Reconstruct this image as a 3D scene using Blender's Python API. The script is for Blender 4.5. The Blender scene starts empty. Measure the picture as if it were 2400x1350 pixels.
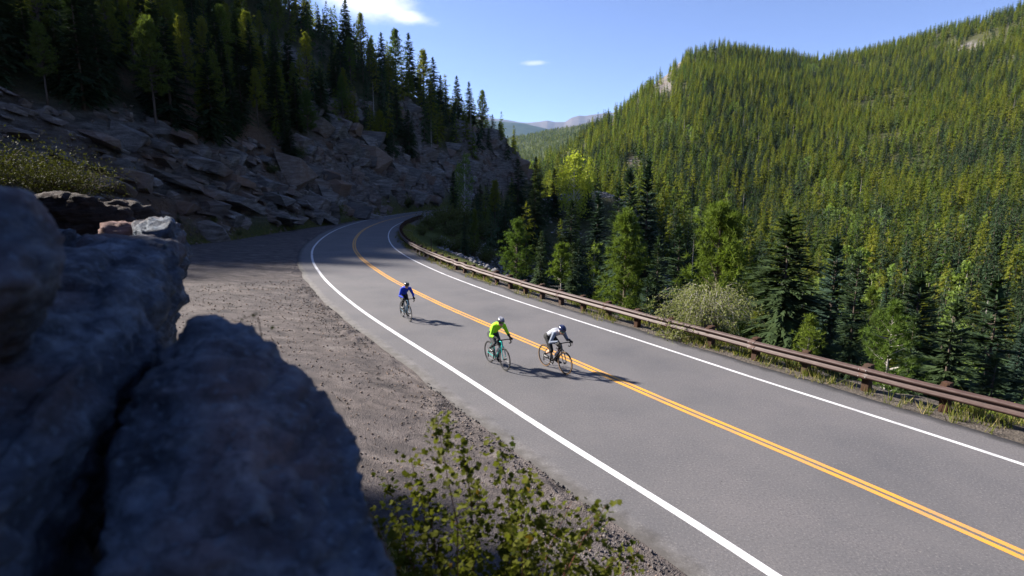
import bpy, bmesh, math, random
import numpy as np
from mathutils import Vector, Matrix, Euler

S = bpy.context.scene
COL = S.collection
R = math.radians
rng = np.random.default_rng(7)
random.seed(7)

# ------------------------------------------------------------------ camera, sky, sun, exposure
CAM_H, F_PX, HOR = 5.3, 1350.0, 444.0
PITCH = math.atan2(675 - HOR, F_PX)
cd = bpy.data.cameras.new('camera')
cam = bpy.data.objects.new('camera', cd); COL.objects.link(cam)
cam.location = (0, 0, CAM_H); cam.rotation_euler = (math.pi / 2 - PITCH, 0, 0)
cd.sensor_width = 36; cd.lens = 36 * F_PX / 2400; cd.clip_start = 0.05; cd.clip_end = 60000
cd.dof.use_dof = True; cd.dof.focus_distance = 19.0; cd.dof.aperture_fstop = 1.25
S.camera = cam

SUN_EL = R(32.5); SUN_AZ = (-0.915, 0.403)
sun_to = Vector((SUN_AZ[0] * math.cos(SUN_EL), SUN_AZ[1] * math.cos(SUN_EL), math.sin(SUN_EL)))
sd = bpy.data.lights.new('sun', 'SUN'); sd.energy = 4.4; sd.angle = R(3.0); sd.color = (1.0, 0.93, 0.84)
so = bpy.data.objects.new('sun', sd); COL.objects.link(so)
so.rotation_euler = (-sun_to).to_track_quat('-Z', 'Y').to_euler(); so.location = (-40, 20, 60)

W = bpy.data.worlds.new('World'); S.world = W; W.use_nodes = True
wn, wl = W.node_tree.nodes, W.node_tree.links
wn.clear()
def N(t, **kw):
    n = wn.new(t)
    for k, v in kw.items(): setattr(n, k, v)
    return n
sky = N('ShaderNodeTexSky', sky_type='NISHITA', sun_disc=False)
sky.sun_elevation = SUN_EL; sky.sun_rotation = math.atan2(SUN_AZ[0], SUN_AZ[1])
sky.altitude = 2600; sky.air_density = 0.8; sky.dust_density = 0.05; sky.ozone_density = 3.5
tc = N('ShaderNodeTexCoord')
sep = N('ShaderNodeSeparateXYZ'); wl.new(tc.outputs['Generated'], sep.inputs[0])
def M2(op, a, b=None, c=None):
    n = N('ShaderNodeMath', operation=op)
    for i, v in enumerate((a, b, c)):
        if v is None: continue
        if isinstance(v, (int, float)): n.inputs[i].default_value = v
        else: wl.new(v, n.inputs[i])
    return n.outputs[0]
dy = M2('MAXIMUM', sep.outputs[1], 0.05)
uu, vv = M2('DIVIDE', sep.outputs[0], dy), M2('DIVIDE', sep.outputs[2], dy)
comb = N('ShaderNodeCombineXYZ'); wl.new(uu, comb.inputs[0]); wl.new(vv, comb.inputs[1])
def cloud(cu, cv, ang, lu, lv, soft, nscale, namp):
    # soft-edged cloud standing in one direction of the sky
    mp = N('ShaderNodeMapping', vector_type='TEXTURE')
    mp.inputs['Location'].default_value = (cu, cv, 0); mp.inputs['Rotation'].default_value = (0, 0, ang)
    mp.inputs['Scale'].default_value = (lu, lv, 1)
    wl.new(comb.outputs[0], mp.inputs[0])
    nz = N('ShaderNodeTexNoise'); nz.inputs['Scale'].default_value = nscale; nz.inputs['Detail'].default_value = 7
    nz.inputs['Roughness'].default_value = 0.62
    mp2 = N('ShaderNodeMapping'); mp2.inputs['Scale'].default_value = (1, 2.2, 1); mp2.inputs['Rotation'].default_value = (0, 0, -ang)
    wl.new(comb.outputs[0], mp2.inputs[0]); wl.new(mp2.outputs[0], nz.inputs['Vector'])
    ln = N('ShaderNodeVectorMath', operation='LENGTH'); wl.new(mp.outputs[0], ln.inputs[0])
    d = M2('ADD', ln.outputs['Value'], M2('MULTIPLY', M2('SUBTRACT', nz.outputs['Fac'], 0.5), namp))
    mr = N('ShaderNodeMapRange', interpolation_type='SMOOTHSTEP')
    mr.inputs['From Min'].default_value = 1.0; mr.inputs['From Max'].default_value = 1.0 - soft
    wl.new(d, mr.inputs['Value'])
    return mr.outputs[0]
def img_uv(x, y):
    q = (675 - y) / F_PX; h = (q * math.cos(PITCH) - math.sin(PITCH)) / (math.cos(PITCH) + q * math.sin(PITCH))
    zc = math.cos(PITCH) - h * math.sin(PITCH)
    return (x - 1200) / F_PX * zc, h
c1 = img_uv(850, -8); c2 = img_uv(1252, 148); c3 = img_uv(948, 38)
m = M2('MAXIMUM', cloud(c1[0], c1[1], R(-14), 0.112, 0.042, 0.75, 9, 1.0), M2('MULTIPLY', cloud(c2[0], c2[1], R(2), 0.030, 0.0055, 0.9, 30, 1.3), 0.42))
m = M2('MAXIMUM', m, M2('MULTIPLY', cloud(c3[0], c3[1], R(-12), 0.06, 0.016, 0.9, 16, 1.0), 0.9))
mixc = N('ShaderNodeMix', data_type='RGBA'); wl.new(m, mixc.inputs['Factor'])
tint = N('ShaderNodeMix', data_type='RGBA', blend_type='MULTIPLY'); tint.inputs['Factor'].default_value = 1.0
wl.new(sky.outputs[0], tint.inputs[6]); tint.inputs[7].default_value = (1.22, 1.0, 1.06, 1)
wl.new(tint.outputs[2], mixc.inputs[6]); mixc.inputs[7].default_value = (6.6, 6.6, 6.9, 1)
bg = N('ShaderNodeBackground'); wl.new(mixc.outputs[2], bg.inputs['Color']); bg.inputs['Strength'].default_value = 0.054
wo = N('ShaderNodeOutputWorld'); wl.new(bg.outputs[0], wo.inputs['Surface'])

S.view_settings.view_transform = 'Standard'; S.view_settings.look = 'None'
S.view_settings.exposure = 2.0; S.view_settings.gamma = 1.0; S.view_settings.use_curve_mapping = False
S.render.engine = 'CYCLES'
S.cycles.use_denoising = True
S.cycles.max_bounces = 6; S.cycles.diffuse_bounces = 3; S.cycles.transparent_max_bounces = 8
S.cycles.volume_bounces = 0; S.cycles.caustics_reflective = False; S.cycles.caustics_refractive = False
S.cycles.sample_clamp_indirect = 4.0

# ------------------------------------------------------------------ helpers: numbers
def at(x, y, Y):
    """world point that stands Y metres ahead of the camera in the direction of photo pixel (x, y)"""
    q = (675 - y) / F_PX
    h = Y * (q * math.cos(PITCH) - math.sin(PITCH)) / (math.cos(PITCH) + q * math.sin(PITCH))
    zc = Y * math.cos(PITCH) - h * math.sin(PITCH)
    return np.array(((x - 1200) / F_PX * zc, Y, CAM_H + h))
def project(X, Y, Z):
    h = Z - CAM_H
    zc = Y * math.cos(PITCH) - h * math.sin(PITCH); yc = Y * math.sin(PITCH) + h * math.cos(PITCH)
    zc = np.where(zc > 0.1, zc, 0.1)
    return 1200 + F_PX * X / zc, 675 - F_PX * yc / zc
def _h(ix, iy, iz, seed):
    n = (ix.astype(np.uint32) * np.uint32(374761393) + iy.astype(np.uint32) * np.uint32(668265263)
         + iz.astype(np.uint32) * np.uint32(2147483647) + np.uint32((seed * 2654435761) & 0xffffffff))
    n = (n ^ (n >> np.uint32(13))) * np.uint32(1274126177)
    n = n ^ (n >> np.uint32(16))
    n = (n * np.uint32(2246822519)); n = n ^ (n >> np.uint32(15))
    return n.astype(np.float64) / 4294967295.0
def vnoise(P, seed=0):
    P = np.asarray(P, float); i = np.floor(P).astype(np.int64); f = P - i; f = f * f * (3 - 2 * f)
    out = 0
    for dx in (0, 1):
        for dy_ in (0, 1):
            for dz in (0, 1):
                w = (f[:, 0] if dx else 1 - f[:, 0]) * (f[:, 1] if dy_ else 1 - f[:, 1]) * (f[:, 2] if dz else 1 - f[:, 2])
                out = out + w * _h(i[:, 0] + dx, i[:, 1] + dy_, i[:, 2] + dz, seed)
    return out
def fbm(P, oct=4, seed=0, rough=0.5):
    P = np.asarray(P, float); a, s, out = 1.0, 0.0, 0
    for k in range(oct):
        out = out + a * vnoise(P * (2.03 ** k) + 17.3 * k, seed + k); s += a; a *= rough
    return out / s
def unit(v): return v / np.maximum(np.linalg.norm(v, axis=-1, keepdims=True), 1e-9)
def sstep(a, b, x):
    t = np.clip((x - a) / (b - a), 0, 1); return t * t * (3 - 2 * t)
def P3(x, y, z=0.0):
    x, y = np.atleast_1d(x).astype(float), np.atleast_1d(y).astype(float)
    return np.stack([x, y, np.broadcast_to(z, x.shape).astype(float)], 1)

# ------------------------------------------------------------------ helpers: objects
def tag(o, label=None, cat=None, group=None, kind=None):
    if label: o['label'] = label
    if cat: o['category'] = cat
    if group: o['group'] = group
    if kind: o['kind'] = kind
    return o
def link(o, parent=None):
    COL.objects.link(o)
    if parent is not None: o.parent = parent
    return o
def empty(name, loc=(0, 0, 0), rot=(0, 0, 0), scale=(1, 1, 1)):
    o = bpy.data.objects.new(name, None); o.empty_display_size = 0.2
    o.location = loc; o.rotation_euler = rot; o.scale = scale
    return link(o)
def mesh_np(name, V, faces=None, tris=None, quads=None, mats=(), smooth=False, mat_idx=None):
    me = bpy.data.meshes.new(name)
    V = np.asarray(V, np.float32).reshape(-1, 3)
    if faces is not None:
        me.from_pydata(V.tolist(), [], faces)
    else:
        F = tris if tris is not None else quads
        F = np.asarray(F, np.int32); k = F.shape[1]; n = len(F)
        me.vertices.add(len(V)); me.vertices.foreach_set('co', V.ravel())
        me.loops.add(n * k); me.loops.foreach_set('vertex_index', F.ravel())
        me.polygons.add(n); me.polygons.foreach_set('loop_start', np.arange(0, n * k, k, dtype=np.int32))
        me.polygons.foreach_set('loop_total', np.full(n, k, np.int32))
    for m_ in mats: me.materials.append(m_)
    if mat_idx is not None: me.polygons.foreach_set('material_index', np.asarray(mat_idx, np.int32))
    if smooth: me.polygons.foreach_set('use_smooth', np.ones(len(me.polygons), bool))
    me.update(calc_edges=True); me.validate()
    return me
def obj(name, me, parent=None, loc=None, rot=None, scale=None):
    o = bpy.data.objects.new(name, me)
    if loc is not None: o.location = loc
    if rot is not None: o.rotation_euler = rot
    if scale is not None: o.scale = scale if hasattr(scale, '__len__') else (scale,) * 3
    return link(o, parent)
def attr(me, name, vals):
    a = me.attributes.new(name, 'FLOAT', 'POINT'); a.data.foreach_set('value', np.asarray(vals, np.float32))
class MB:
    """collects boxes, tubes and lathes into one mesh"""
    def __init__(s): s.V, s.F = [], []
    def add(s, V, F):
        n = len(s.V); s.V += [tuple(map(float, v)) for v in V]; s.F += [[i + n for i in f] for f in F]; return s
    def box(s, c, d, rot=None, bev=0.0):
        x, y, z = [q / 2 for q in d]
        if bev:
            b = bev; V = []
            for sz, zz in ((-1, z), (1, z)):
                pass
            bm = bmesh.new(); bmesh.ops.create_cube(bm, size=1)
            for v in bm.verts: v.co = Vector((v.co.x * d[0], v.co.y * d[1], v.co.z * d[2]))
            bmesh.ops.bevel(bm, geom=bm.edges[:], offset=bev, segments=2, affect='EDGES', profile=0.6)
            V = [v.co.copy() for v in bm.verts]; F = [[v.index for v in f.verts] for f in bm.faces]; bm.free()
        else:
            V = [Vector((a * x, b * y, c_ * z)) for a in (-1, 1) for b in (-1, 1) for c_ in (-1, 1)]
            F = [[0, 1, 3, 2], [4, 6, 7, 5], [0, 4, 5, 1], [2, 3, 7, 6], [0, 2, 6, 4], [1, 5, 7, 3]]
        if rot is not None: V = [rot @ v for v in V]
        return s.add([v + Vector(c) for v in V], F)
    def tube(s, pts, r, n=8, cap=True, closed=False):
        pts = [Vector(p) for p in pts]; m_ = len(pts)
        rs = r if hasattr(r, '__len__') else [r] * m_
        V, F, up = [], [], None
        for i, p in enumerate(pts):
            if closed: t = (pts[(i + 1) % m_] - pts[i - 1])
            else: t = (pts[min(i + 1, m_ - 1)] - pts[max(i - 1, 0)])
            t = t.normalized() if t.length > 1e-9 else Vector((0, 0, 1))
            if up is None:
                a = Vector((0, 0, 1)) if abs(t.z) < 0.9 else Vector((1, 0, 0))
                up = (a - t * a.dot(t)).normalized()
            else:
                up = (up - t * up.dot(t)); up = up.normalized() if up.length > 1e-6 else t.orthogonal().normalized()
            b = t.cross(up)
            for k in range(n):
                q = 2 * math.pi * k / n
                V.append(p + (up * math.cos(q) + b * math.sin(q)) * rs[i])
        for i in range(m_ if closed else m_ - 1):
            j = (i + 1) % m_
            for k in range(n):
                l = (k + 1) % n
                F.append([i * n + k, i * n + l, j * n + l, j * n + k])
        if cap and not closed:
            F.append(list(range(n))[::-1]); F.append([(m_ - 1) * n + k for k in range(n)])
        return s.add(V, F)
    def lathe(s, prof, n=24, M=None, closed=False):
        V, F, m_ = [], [], len(prof)
        for i in range(n):
            q = 2 * math.pi * i / n
            for (r, z) in prof: V.append(Vector((r * math.cos(q), r * math.sin(q), z)))
        for i in range(n):
            j = (i + 1) % n
            for k in range(m_ if closed else m_ - 1):
                l = (k + 1) % m_
                F.append([i * m_ + k, j * m_ + k, j * m_ + l, i * m_ + l])
        if M is not None: V = [M @ v for v in V]
        return s.add(V, F)
    def mesh(s, name, mat=None, smooth=True, autos=None):
        me = mesh_np(name, s.V, faces=s.F, mats=[mat] if mat else (), smooth=smooth)
        if autos and smooth:
            try: me.set_sharp_from_angle(angle=R(autos))
            except Exception: pass
        return me
    def obj(s, name, mat, parent=None, smooth=True, autos=40, **kw):
        return obj(name, s.mesh(name, mat, smooth, autos), parent, **kw)

# ------------------------------------------------------------------ helpers: materials
class NT:
    def __init__(s, name):
        s.m = bpy.data.materials.new(name); s.m.use_nodes = True; s.t = s.m.node_tree; s.n = s.t.nodes; s.l = s.t.links
        s.n.clear(); s.out = s.n.new('ShaderNodeOutputMaterial'); s.tc = None
    def node(s, t, ins=None, **kw):
        n = s.n.new(t)
        for k, v in kw.items(): setattr(n, k, v)
        for k, v in (ins or {}).items():
            if isinstance(v, bpy.types.NodeSocket): s.l.new(v, n.inputs[k])
            else: n.inputs[k].default_value = v
        return n
    def coord(s, which='Object'):
        if s.tc is None: s.tc = s.node('ShaderNodeTexCoord')
        return s.tc.outputs[which]
    def pos(s): return s.node('ShaderNodeNewGeometry').outputs['Position']
    def map(s, vec, scale=(1, 1, 1), rot=(0, 0, 0), loc=(0, 0, 0)):
        return s.node('ShaderNodeMapping', {'Vector': vec, 'Scale': scale, 'Rotation': rot, 'Location': loc}).outputs[0]
    def noise(s, vec, scale, detail=4, rough=0.55, dist=0.0):
        return s.node('ShaderNodeTexNoise', {'Vector': vec, 'Scale': scale, 'Detail': detail, 'Roughness': rough, 'Distortion': dist}).outputs['Fac']
    def voro(s, vec, scale, feature='F1', out='Distance', rnd=1.0):
        return s.node('ShaderNodeTexVoronoi', {'Vector': vec, 'Scale': scale, 'Randomness': rnd}, feature=feature).outputs[out]
    def ramp(s, fac, stops, interp='LINEAR'):
        n = s.node('ShaderNodeValToRGB', {'Fac': fac}); cr = n.color_ramp; cr.interpolation = interp
        while len(cr.elements) < len(stops): cr.elements.new(0.5)
        for e, (p, c) in zip(cr.elements, stops):
            e.position = p; e.color = (c, c, c, 1) if isinstance(c, (int, float)) else (*c, 1)
        return n.outputs['Color']
    def mix(s, fac, a, b, blend='MIX'):
        n = s.node('ShaderNodeMix', data_type='RGBA', blend_type=blend)
        for k, v in ((0, fac), (6, a), (7, b)):
            if isinstance(v, bpy.types.NodeSocket): s.l.new(v, n.inputs[k])
            elif k == 0: n.inputs[0].default_value = v
            else: n.inputs[k].default_value = (*v, 1) if len(v) == 3 else v
        return n.outputs[2]
    def math(s, op, a, b=0.0, c=0.0, clamp=False):
        n = s.node('ShaderNodeMath', operation=op, use_clamp=clamp)
        for i, v in enumerate((a, b, c)):
            if isinstance(v, bpy.types.NodeSocket): s.l.new(v, n.inputs[i])
            else: n.inputs[i].default_value = v
        return n.outputs[0]
    def attr(s, name): return s.node('ShaderNodeAttribute', attribute_name=name).outputs['Fac']
    def rand(s): return s.node('ShaderNodeObjectInfo').outputs['Random']
    def island(s): return s.node('ShaderNodeNewGeometry').outputs['Random Per Island']
    def bump(s, h, strength=0.5, dist=0.02, normal=None):
        ins = {'Height': h, 'Strength': strength, 'Distance': dist}
        if normal is not None: ins['Normal'] = normal
        return s.node('ShaderNodeBump', ins).outputs[0]
    def bsdf(s, color, rough=0.8, normal=None, spec=0.3, metal=0.0, transl=0.0, transl_col=None, coat=0.0):
        c = color if isinstance(color, bpy.types.NodeSocket) else ((*color, 1) if len(color) == 3 else color)
        ins = {'Base Color': c, 'Roughness': rough, 'Specular IOR Level': spec, 'Metallic': metal, 'Coat Weight': coat}
        if normal is not None: ins['Normal'] = normal
        p = s.node('ShaderNodeBsdfPrincipled', ins)
        o = p.outputs[0]
        if transl > 0:
            tr = s.node('ShaderNodeBsdfTranslucent', {'Color': transl_col if transl_col is not None else c})
            mx = s.node('ShaderNodeMixShader', {0: transl, 1: o, 2: tr.outputs[0]}); o = mx.outputs[0]
        s.l.new(o, s.out.inputs['Surface'])
        return s.m
def plain(name, col, rough=0.5, metal=0.0, spec=0.4, coat=0.0, var=0.12, scale=40.0, bump=0.0):
    t = NT(name); n = t.noise(t.coord(), scale, 3)
    c = t.mix(t.math('MULTIPLY', n, 1.0), tuple(x * (1 - var) for x in col), tuple(min(1, x * (1 + var)) for x in col))
    rr = t.math('ADD', t.math('MULTIPLY', t.math('SUBTRACT', n, 0.5), 0.2), rough)
    return t.bsdf(c, rr, t.bump(n, bump, 0.005) if bump else None, spec, metal, coat=coat)

# ------------------------------------------------------------------ materials of the setting
def m_asphalt():
    t = NT('asphalt'); p = t.pos()
    big = t.noise(t.map(p, (0.35, 0.35, 0.35)), 1.0, 4, 0.6)
    mid = t.noise(p, 2.2, 3)
    fine = t.noise(p, 55, 3, 0.7)
    grit = t.voro(p, 70)
    c = t.ramp(big, [(0.3, (0.068, 0.067, 0.073)), (0.5, (0.092, 0.088, 0.092)), (0.7, (0.112, 0.104, 0.107))])
    c = t.mix(t.ramp(mid, [(0.35, 0.0), (0.7, 0.25)]), c, (0.072, 0.071, 0.078))
    c = t.mix(t.ramp(fine, [(0.30, 0.75), (0.5, 0.0)]), c, (0.07, 0.068, 0.072))
    c = t.mix(t.ramp(fine, [(0.62, 0.0), (0.74, 0.75)]), c, (0.26, 0.245, 0.24))
    spk = t.noise(p, 24, 2, 0.8); c = t.mix(t.ramp(spk, [(0.32, 0.7), (0.47, 0.0)]), c, (0.045, 0.043, 0.047)); c = t.mix(t.ramp(spk, [(0.56, 0.0), (0.72, 0.6)]), c, (0.20, 0.186, 0.182))
    dk = t.voro(p, 1.7); c = t.mix(t.ramp(dk, [(0.018, 0.9), (0.034, 0.0)]), c, (0.02, 0.02, 0.022))
    d = t.attr('lat')
    w = t.math('ABSOLUTE', t.math('SUBTRACT', t.math('ABSOLUTE', d), 1.78))          # wheel tracks
    c = t.mix(t.ramp(w, [(0.35, 0.0), (1.05, 0.30)]), c, t.mix(0.5, c, (0.116, 0.109, 0.110)))
    ed = t.math('ADD', t.attr('edge'), t.math('MULTIPLY', t.math('SUBTRACT', t.noise(p, 3.0, 4), 0.5), 0.8))
    c = t.mix(t.ramp(ed, [(0.0, 0.8), (0.35, 0.0)]), c, t.mix(fine, (0.010, 0.009, 0.009), (0.045, 0.040, 0.038)))
    h = t.math('ADD', t.math('MULTIPLY', fine, 0.6), t.math('MULTIPLY', grit, 0.6))
    return t.bsdf(c, 0.82, t.bump(h, 0.5, 0.006), 0.35)
def m_paint(name, col, wear):
    t = NT(name); p = t.pos()
    fine = t.noise(p, 60, 3, 0.7); big = t.noise(p, 1.3, 4)
    c = t.mix(t.ramp(fine, [(0.35, 0.55), (0.55, 0.0)]), col, tuple(x * 0.72 for x in col))
    k = t.math('MULTIPLY', t.ramp(t.math('ADD', fine, t.math('MULTIPLY', big, 0.5)), [(0.62 + wear, 0.0), (0.80 + wear, 1.0)]), 0.8)
    c = t.mix(k, c, (0.16, 0.15, 0.15))
    return t.bsdf(c, 0.7, t.bump(fine, 0.4, 0.004), 0.3)
def m_gravel():
    t = NT('gravel_pullout'); p = t.pos()
    st = t.map(p, (1.0, 1.0, 1.0), (0, 0, R(28)))
    stk = t.noise(t.map(st, (0.45, 1.3, 1)), 1.6, 6, 0.62, 0.4)
    fine = t.noise(p, 26, 4, 0.7); v = t.voro(p, 38)
    v2 = t.voro(p, 14)
    crk = t.voro(t.map(p, (1, 1, 1)), 0.55, 'DISTANCE_TO_EDGE')
    c = t.ramp(stk, [(0.30, (0.030, 0.027, 0.029)), (0.45, (0.080, 0.068, 0.065)), (0.56, (0.115, 0.097, 0.092)), (0.70, (0.165, 0.147, 0.138))])
    c = t.mix(t.ramp(fine, [(0.33, 0.85), (0.52, 0.0)]), c, (0.04, 0.036, 0.038))
    c = t.mix(t.ramp(v, [(0.05, 0.45), (0.3, 0.0)]), c, (0.26, 0.235, 0.225))
    patch = t.noise(p, 0.22, 4)
    c = t.mix(t.ramp(patch, [(0.45, 0.0), (0.65, 0.5)]), c, (0.062, 0.056, 0.060))
    h = t.math('ADD', t.math('MULTIPLY', stk, 1.6), t.math('ADD', t.math('MULTIPLY', fine, 0.8), t.math('MULTIPLY', t.math('ADD', v, t.math('MULTIPLY', v2, 0.7)), 0.5)))
    return t.bsdf(c, 0.92, t.bump(h, 0.9, 0.045), 0.15)
def rock_color(t, p, rnd, blue=1.0):
    strat = t.noise(t.map(p, (0.5, 0.5, 2.4), (R(14), R(-20), 0)), 1.1, 6, 0.65, 0.3)
    iron = t.noise(p, 0.16, 4, 0.6); fine = t.noise(p, 7, 5, 0.7)
    c = t.ramp(strat, [(0.25, (0.028, 0.026, 0.026)), (0.45, (0.122, 0.114, 0.106)), (0.62, (0.235, 0.220, 0.205)), (0.8, (0.40, 0.38, 0.365))])
    c = t.mix(t.math('MULTIPLY', t.ramp(iron, [(0.50, 0.0), (0.66, 0.8)]), t.ramp(fine, [(0.25, 0.5), (0.7, 1.0)])), c, (0.15, 0.082, 0.048))
    if rnd is not None:
        c = t.mix(t.math('MULTIPLY', t.ramp(rnd, [(0.62, 0.0), (1.0, 1.0)]), 0.6), c, (0.20, 0.125, 0.085))
        c = t.mix(t.ramp(rnd, [(0.0, 0.55), (0.4, 0.0)]), c, (0.062, 0.062, 0.066))
    c = t.mix(t.ramp(fine, [(0.3, 0.6), (0.5, 0.0)]), c, (0.045, 0.045, 0.05))
    lich = t.voro(p, 5.0)
    c = t.mix(t.math('MULTIPLY', t.ramp(lich, [(0.1, 0.5), (0.24, 0.0)]), t.ramp(t.noise(p, 1.3), [(0.5, 0.0), (0.6, 1.0)])), c, (0.12, 0.125, 0.09))
    return c, strat, fine
def m_rock():
    t = NT('cliff_rock'); p = t.pos(); c, s_, f_ = rock_color(t, p, t.rand())
    h = t.math('ADD', t.math('MULTIPLY', s_, 1.2), f_)
    return t.bsdf(c, 0.88, t.bump(h, 0.8, 0.12), 0.2)
def m_boulder():
    t = NT('boulder_rock'); p = t.pos()
    n1 = t.noise(t.map(p, (1.0, 1.0, 2.5), (R(10), R(-18), 0)), 2.4, 7, 0.65); n2 = t.noise(p, 17, 6, 0.7); n3 = t.noise(p, 0.9, 3)
    c = t.ramp(n1, [(0.28, (0.012, 0.015, 0.022)), (0.48, (0.042, 0.053, 0.075)), (0.62, (0.11, 0.135, 0.175)), (0.78, (0.30, 0.33, 0.37))])
    c = t.mix(t.ramp(n3, [(0.52, 0.0), (0.68, 0.6)]), c, (0.14, 0.09, 0.08))
    c = t.mix(t.ramp(n2, [(0.34, 0.7), (0.5, 0.0)]), c, (0.03, 0.032, 0.038))
    wv = t.node('ShaderNodeVectorMath', {0: p, 1: t.node('ShaderNodeVectorMath', {0: t.node('ShaderNodeTexNoise', {'Vector': p, 'Scale': 14.0, 'Detail': 4.0}).outputs['Color'], 1: (0.09, 0.09, 0.09)}, operation='MULTIPLY').outputs[0]}, operation='ADD').outputs[0]; l1 = t.voro(wv, 9)
    c = t.mix(t.math('MULTIPLY', t.ramp(l1, [(0.12, 0.55), (0.4, 0.0)]), t.ramp(t.noise(p, 3.1), [(0.52, 0.0), (0.60, 1.0)])), c, (0.17, 0.18, 0.20))
    c = t.mix(t.math('MULTIPLY', t.ramp(t.voro(t.map(wv, loc=(3, 1, 2)), 6), [(0.08, 0.9), (0.2, 0.0)]), t.ramp(t.noise(p, 2.1), [(0.60, 0.0), (0.66, 1.0)])), c, (0.24, 0.25, 0.10))
    c = t.mix(t.math('MULTIPLY', t.ramp(t.voro(t.map(wv, loc=(7, 5, 2)), 4.5), [(0.05, 0.9), (0.12, 0.0)]), t.ramp(t.noise(p, 1.7), [(0.62, 0.0), (0.66, 1.0)])), c, (0.42, 0.13, 0.04))
    c = t.mix(t.ramp(t.noise(t.map(p, loc=(4, 2, 1)), 26, 4, 0.6), [(0.56, 0.0), (0.68, 0.7)]), c, (0.095, 0.125, 0.165))
    h = t.math('ADD', t.math('MULTIPLY', n1, 1.3), n2)
    return t.bsdf(c, 0.85, t.bump(h, 0.8, 0.03), 0.25)
def m_ground():
    t = NT('hillside_ground'); p = t.pos()
    n = t.noise(p, 0.35, 6, 0.65); f = t.noise(p, 3.5, 5, 0.7); ff = t.noise(p, 18, 4, 0.7)
    soil = t.ramp(n, [(0.3, (0.020, 0.024, 0.011)), (0.5, (0.042, 0.042, 0.020)), (0.7, (0.085, 0.068, 0.040))])
    soil = t.mix(t.ramp(f, [(0.4, 0.0), (0.65, 0.6)]), soil, (0.07, 0.085, 0.025))
    rc, s_, fi = rock_color(t, p, None)
    c = t.mix(t.attr('rock'), soil, rc)
    dirt = t.ramp(f, [(0.3, (0.085, 0.055, 0.036)), (0.55, (0.175, 0.112, 0.072)), (0.75, (0.26, 0.18, 0.125))])
    dm = t.math('MULTIPLY', t.attr('dirt'), t.ramp(n, [(0.38, 0.3), (0.55, 1.0)]))
    c = t.mix(dm, c, dirt)
    sc = t.mix(t.ramp(t.voro(p, 2.6), [(0.1, 0.0), (0.5, 1.0)]), (0.26, 0.25, 0.25), (0.05, 0.05, 0.055))
    c = t.mix(t.attr('scree'), c, sc)
    gs = t.ramp(f, [(0.3, (0.05, 0.065, 0.018)), (0.6, (0.11, 0.125, 0.03)), (0.8, (0.19, 0.175, 0.055))])
    c = t.mix(t.attr('grass'), c, gs)
    gv = t.mix(t.ramp(ff, [(0.35, 0.7), (0.6, 0.0)]), t.ramp(f, [(0.3, (0.145, 0.125, 0.108)), (0.7, (0.22, 0.19, 0.165))]), (0.07, 0.06, 0.05))
    c = t.mix(t.attr('verge'), c, gv)
    h = t.math('ADD', t.math('MULTIPLY', f, 1.5), t.math('ADD', ff, t.math('MULTIPLY', s_, t.attr('rock'))))
    return t.bsdf(c, 0.95, t.bump(h, 1.0, 0.25), 0.1)
MAT = {}
MAT['asphalt'] = m_asphalt(); MAT['white'] = m_paint('white_paint', (0.56, 0.56, 0.575), 0.12)
MAT['yellow'] = m_paint('yellow_paint', (0.60, 0.280, 0.024), 0.10)
MAT['gravel'] = m_gravel(); MAT['rock'] = m_rock(); MAT['boulder'] = m_boulder(); MAT['ground'] = m_ground()

# ------------------------------------------------------------------ the road line (metres; near end first)
CTRL = np.array([(14.6, -6.0), (12.2, -1.2), (9.6, 3.7), (7.25, 8.2), (5.75, 10.85), (4.0, 13.75), (1.75, 17.7), (-0.95, 22.3), (-3.35, 26.5), (-6.1, 31.8),
                 (-8.7, 37.35), (-12.0, 45.4), (-15.0, 54.6), (-17.75, 66.0), (-19.9, 78.0), (-21.2, 90.0), (-21.75, 103.0), (-21.2, 120.0),
                 (-18.9, 140.0), (-14.2, 160.0), (-5.5, 180.0), (7.0, 197.0), (17.0, 207.0)])
def catmull(P, step):
    out = []
    Q = np.vstack([2 * P[0] - P[1], P, 2 * P[-1] - P[-2]])
    for i in range(1, len(Q) - 2):
        a, b, c, d = Q[i - 1:i + 3]; n = max(2, int(np.linalg.norm(c - b) / step))
        for k in range(n):
            u = k / n
            out.append(0.5 * ((2 * b) + (-a + c) * u + (2 * a - 5 * b + 4 * c - d) * u * u + (-a + 3 * b - 3 * c + d) * u ** 3))
    out.append(P[-1]); return np.array(out)
CL = catmull(CTRL, 0.5)
for _ in range(6): CL[1:-1] = 0.25 * CL[:-2] + 0.5 * CL[1:-1] + 0.25 * CL[2:]
seg = np.linalg.norm(np.diff(CL, axis=0), axis=1); SL = np.r_[0, np.cumsum(seg)]
def line_at(s):
    s = np.asarray(s, float); p = np.stack([np.interp(s, SL, CL[:, 0]), np.interp(s, SL, CL[:, 1])], -1)
    e = 0.6; a = np.stack([np.interp(s - e, SL, CL[:, 0]), np.interp(s - e, SL, CL[:, 1])], -1)
    b = np.stack([np.interp(s + e, SL, CL[:, 0]), np.interp(s + e, SL, CL[:, 1])], -1)
    t = b - a; t = t / np.linalg.norm(t, axis=-1, keepdims=True)
    return p, t, np.stack([-t[..., 1], t[..., 0]], -1)            # point, heading, left normal
def road_pt(s, d):
    p, t, n = line_at(s); return p + n * np.asarray(d)[..., None]
LWD, RWD = 3.62, 3.52                                              # centre line to the white edge lines
S_END = SL[-1]
def nearest_on(P, Q):
    """distance of points P to polyline Q (dense) and index"""
    D = np.empty(len(P)); I = np.empty(len(P), int)
    for k in range(0, len(P), 20000):
        d2 = ((P[k:k + 20000, None, :] - Q[None]) ** 2).sum(2); I[k:k + 20000] = d2.argmin(1); D[k:k + 20000] = np.sqrt(d2.min(1))
    return D, I
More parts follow.
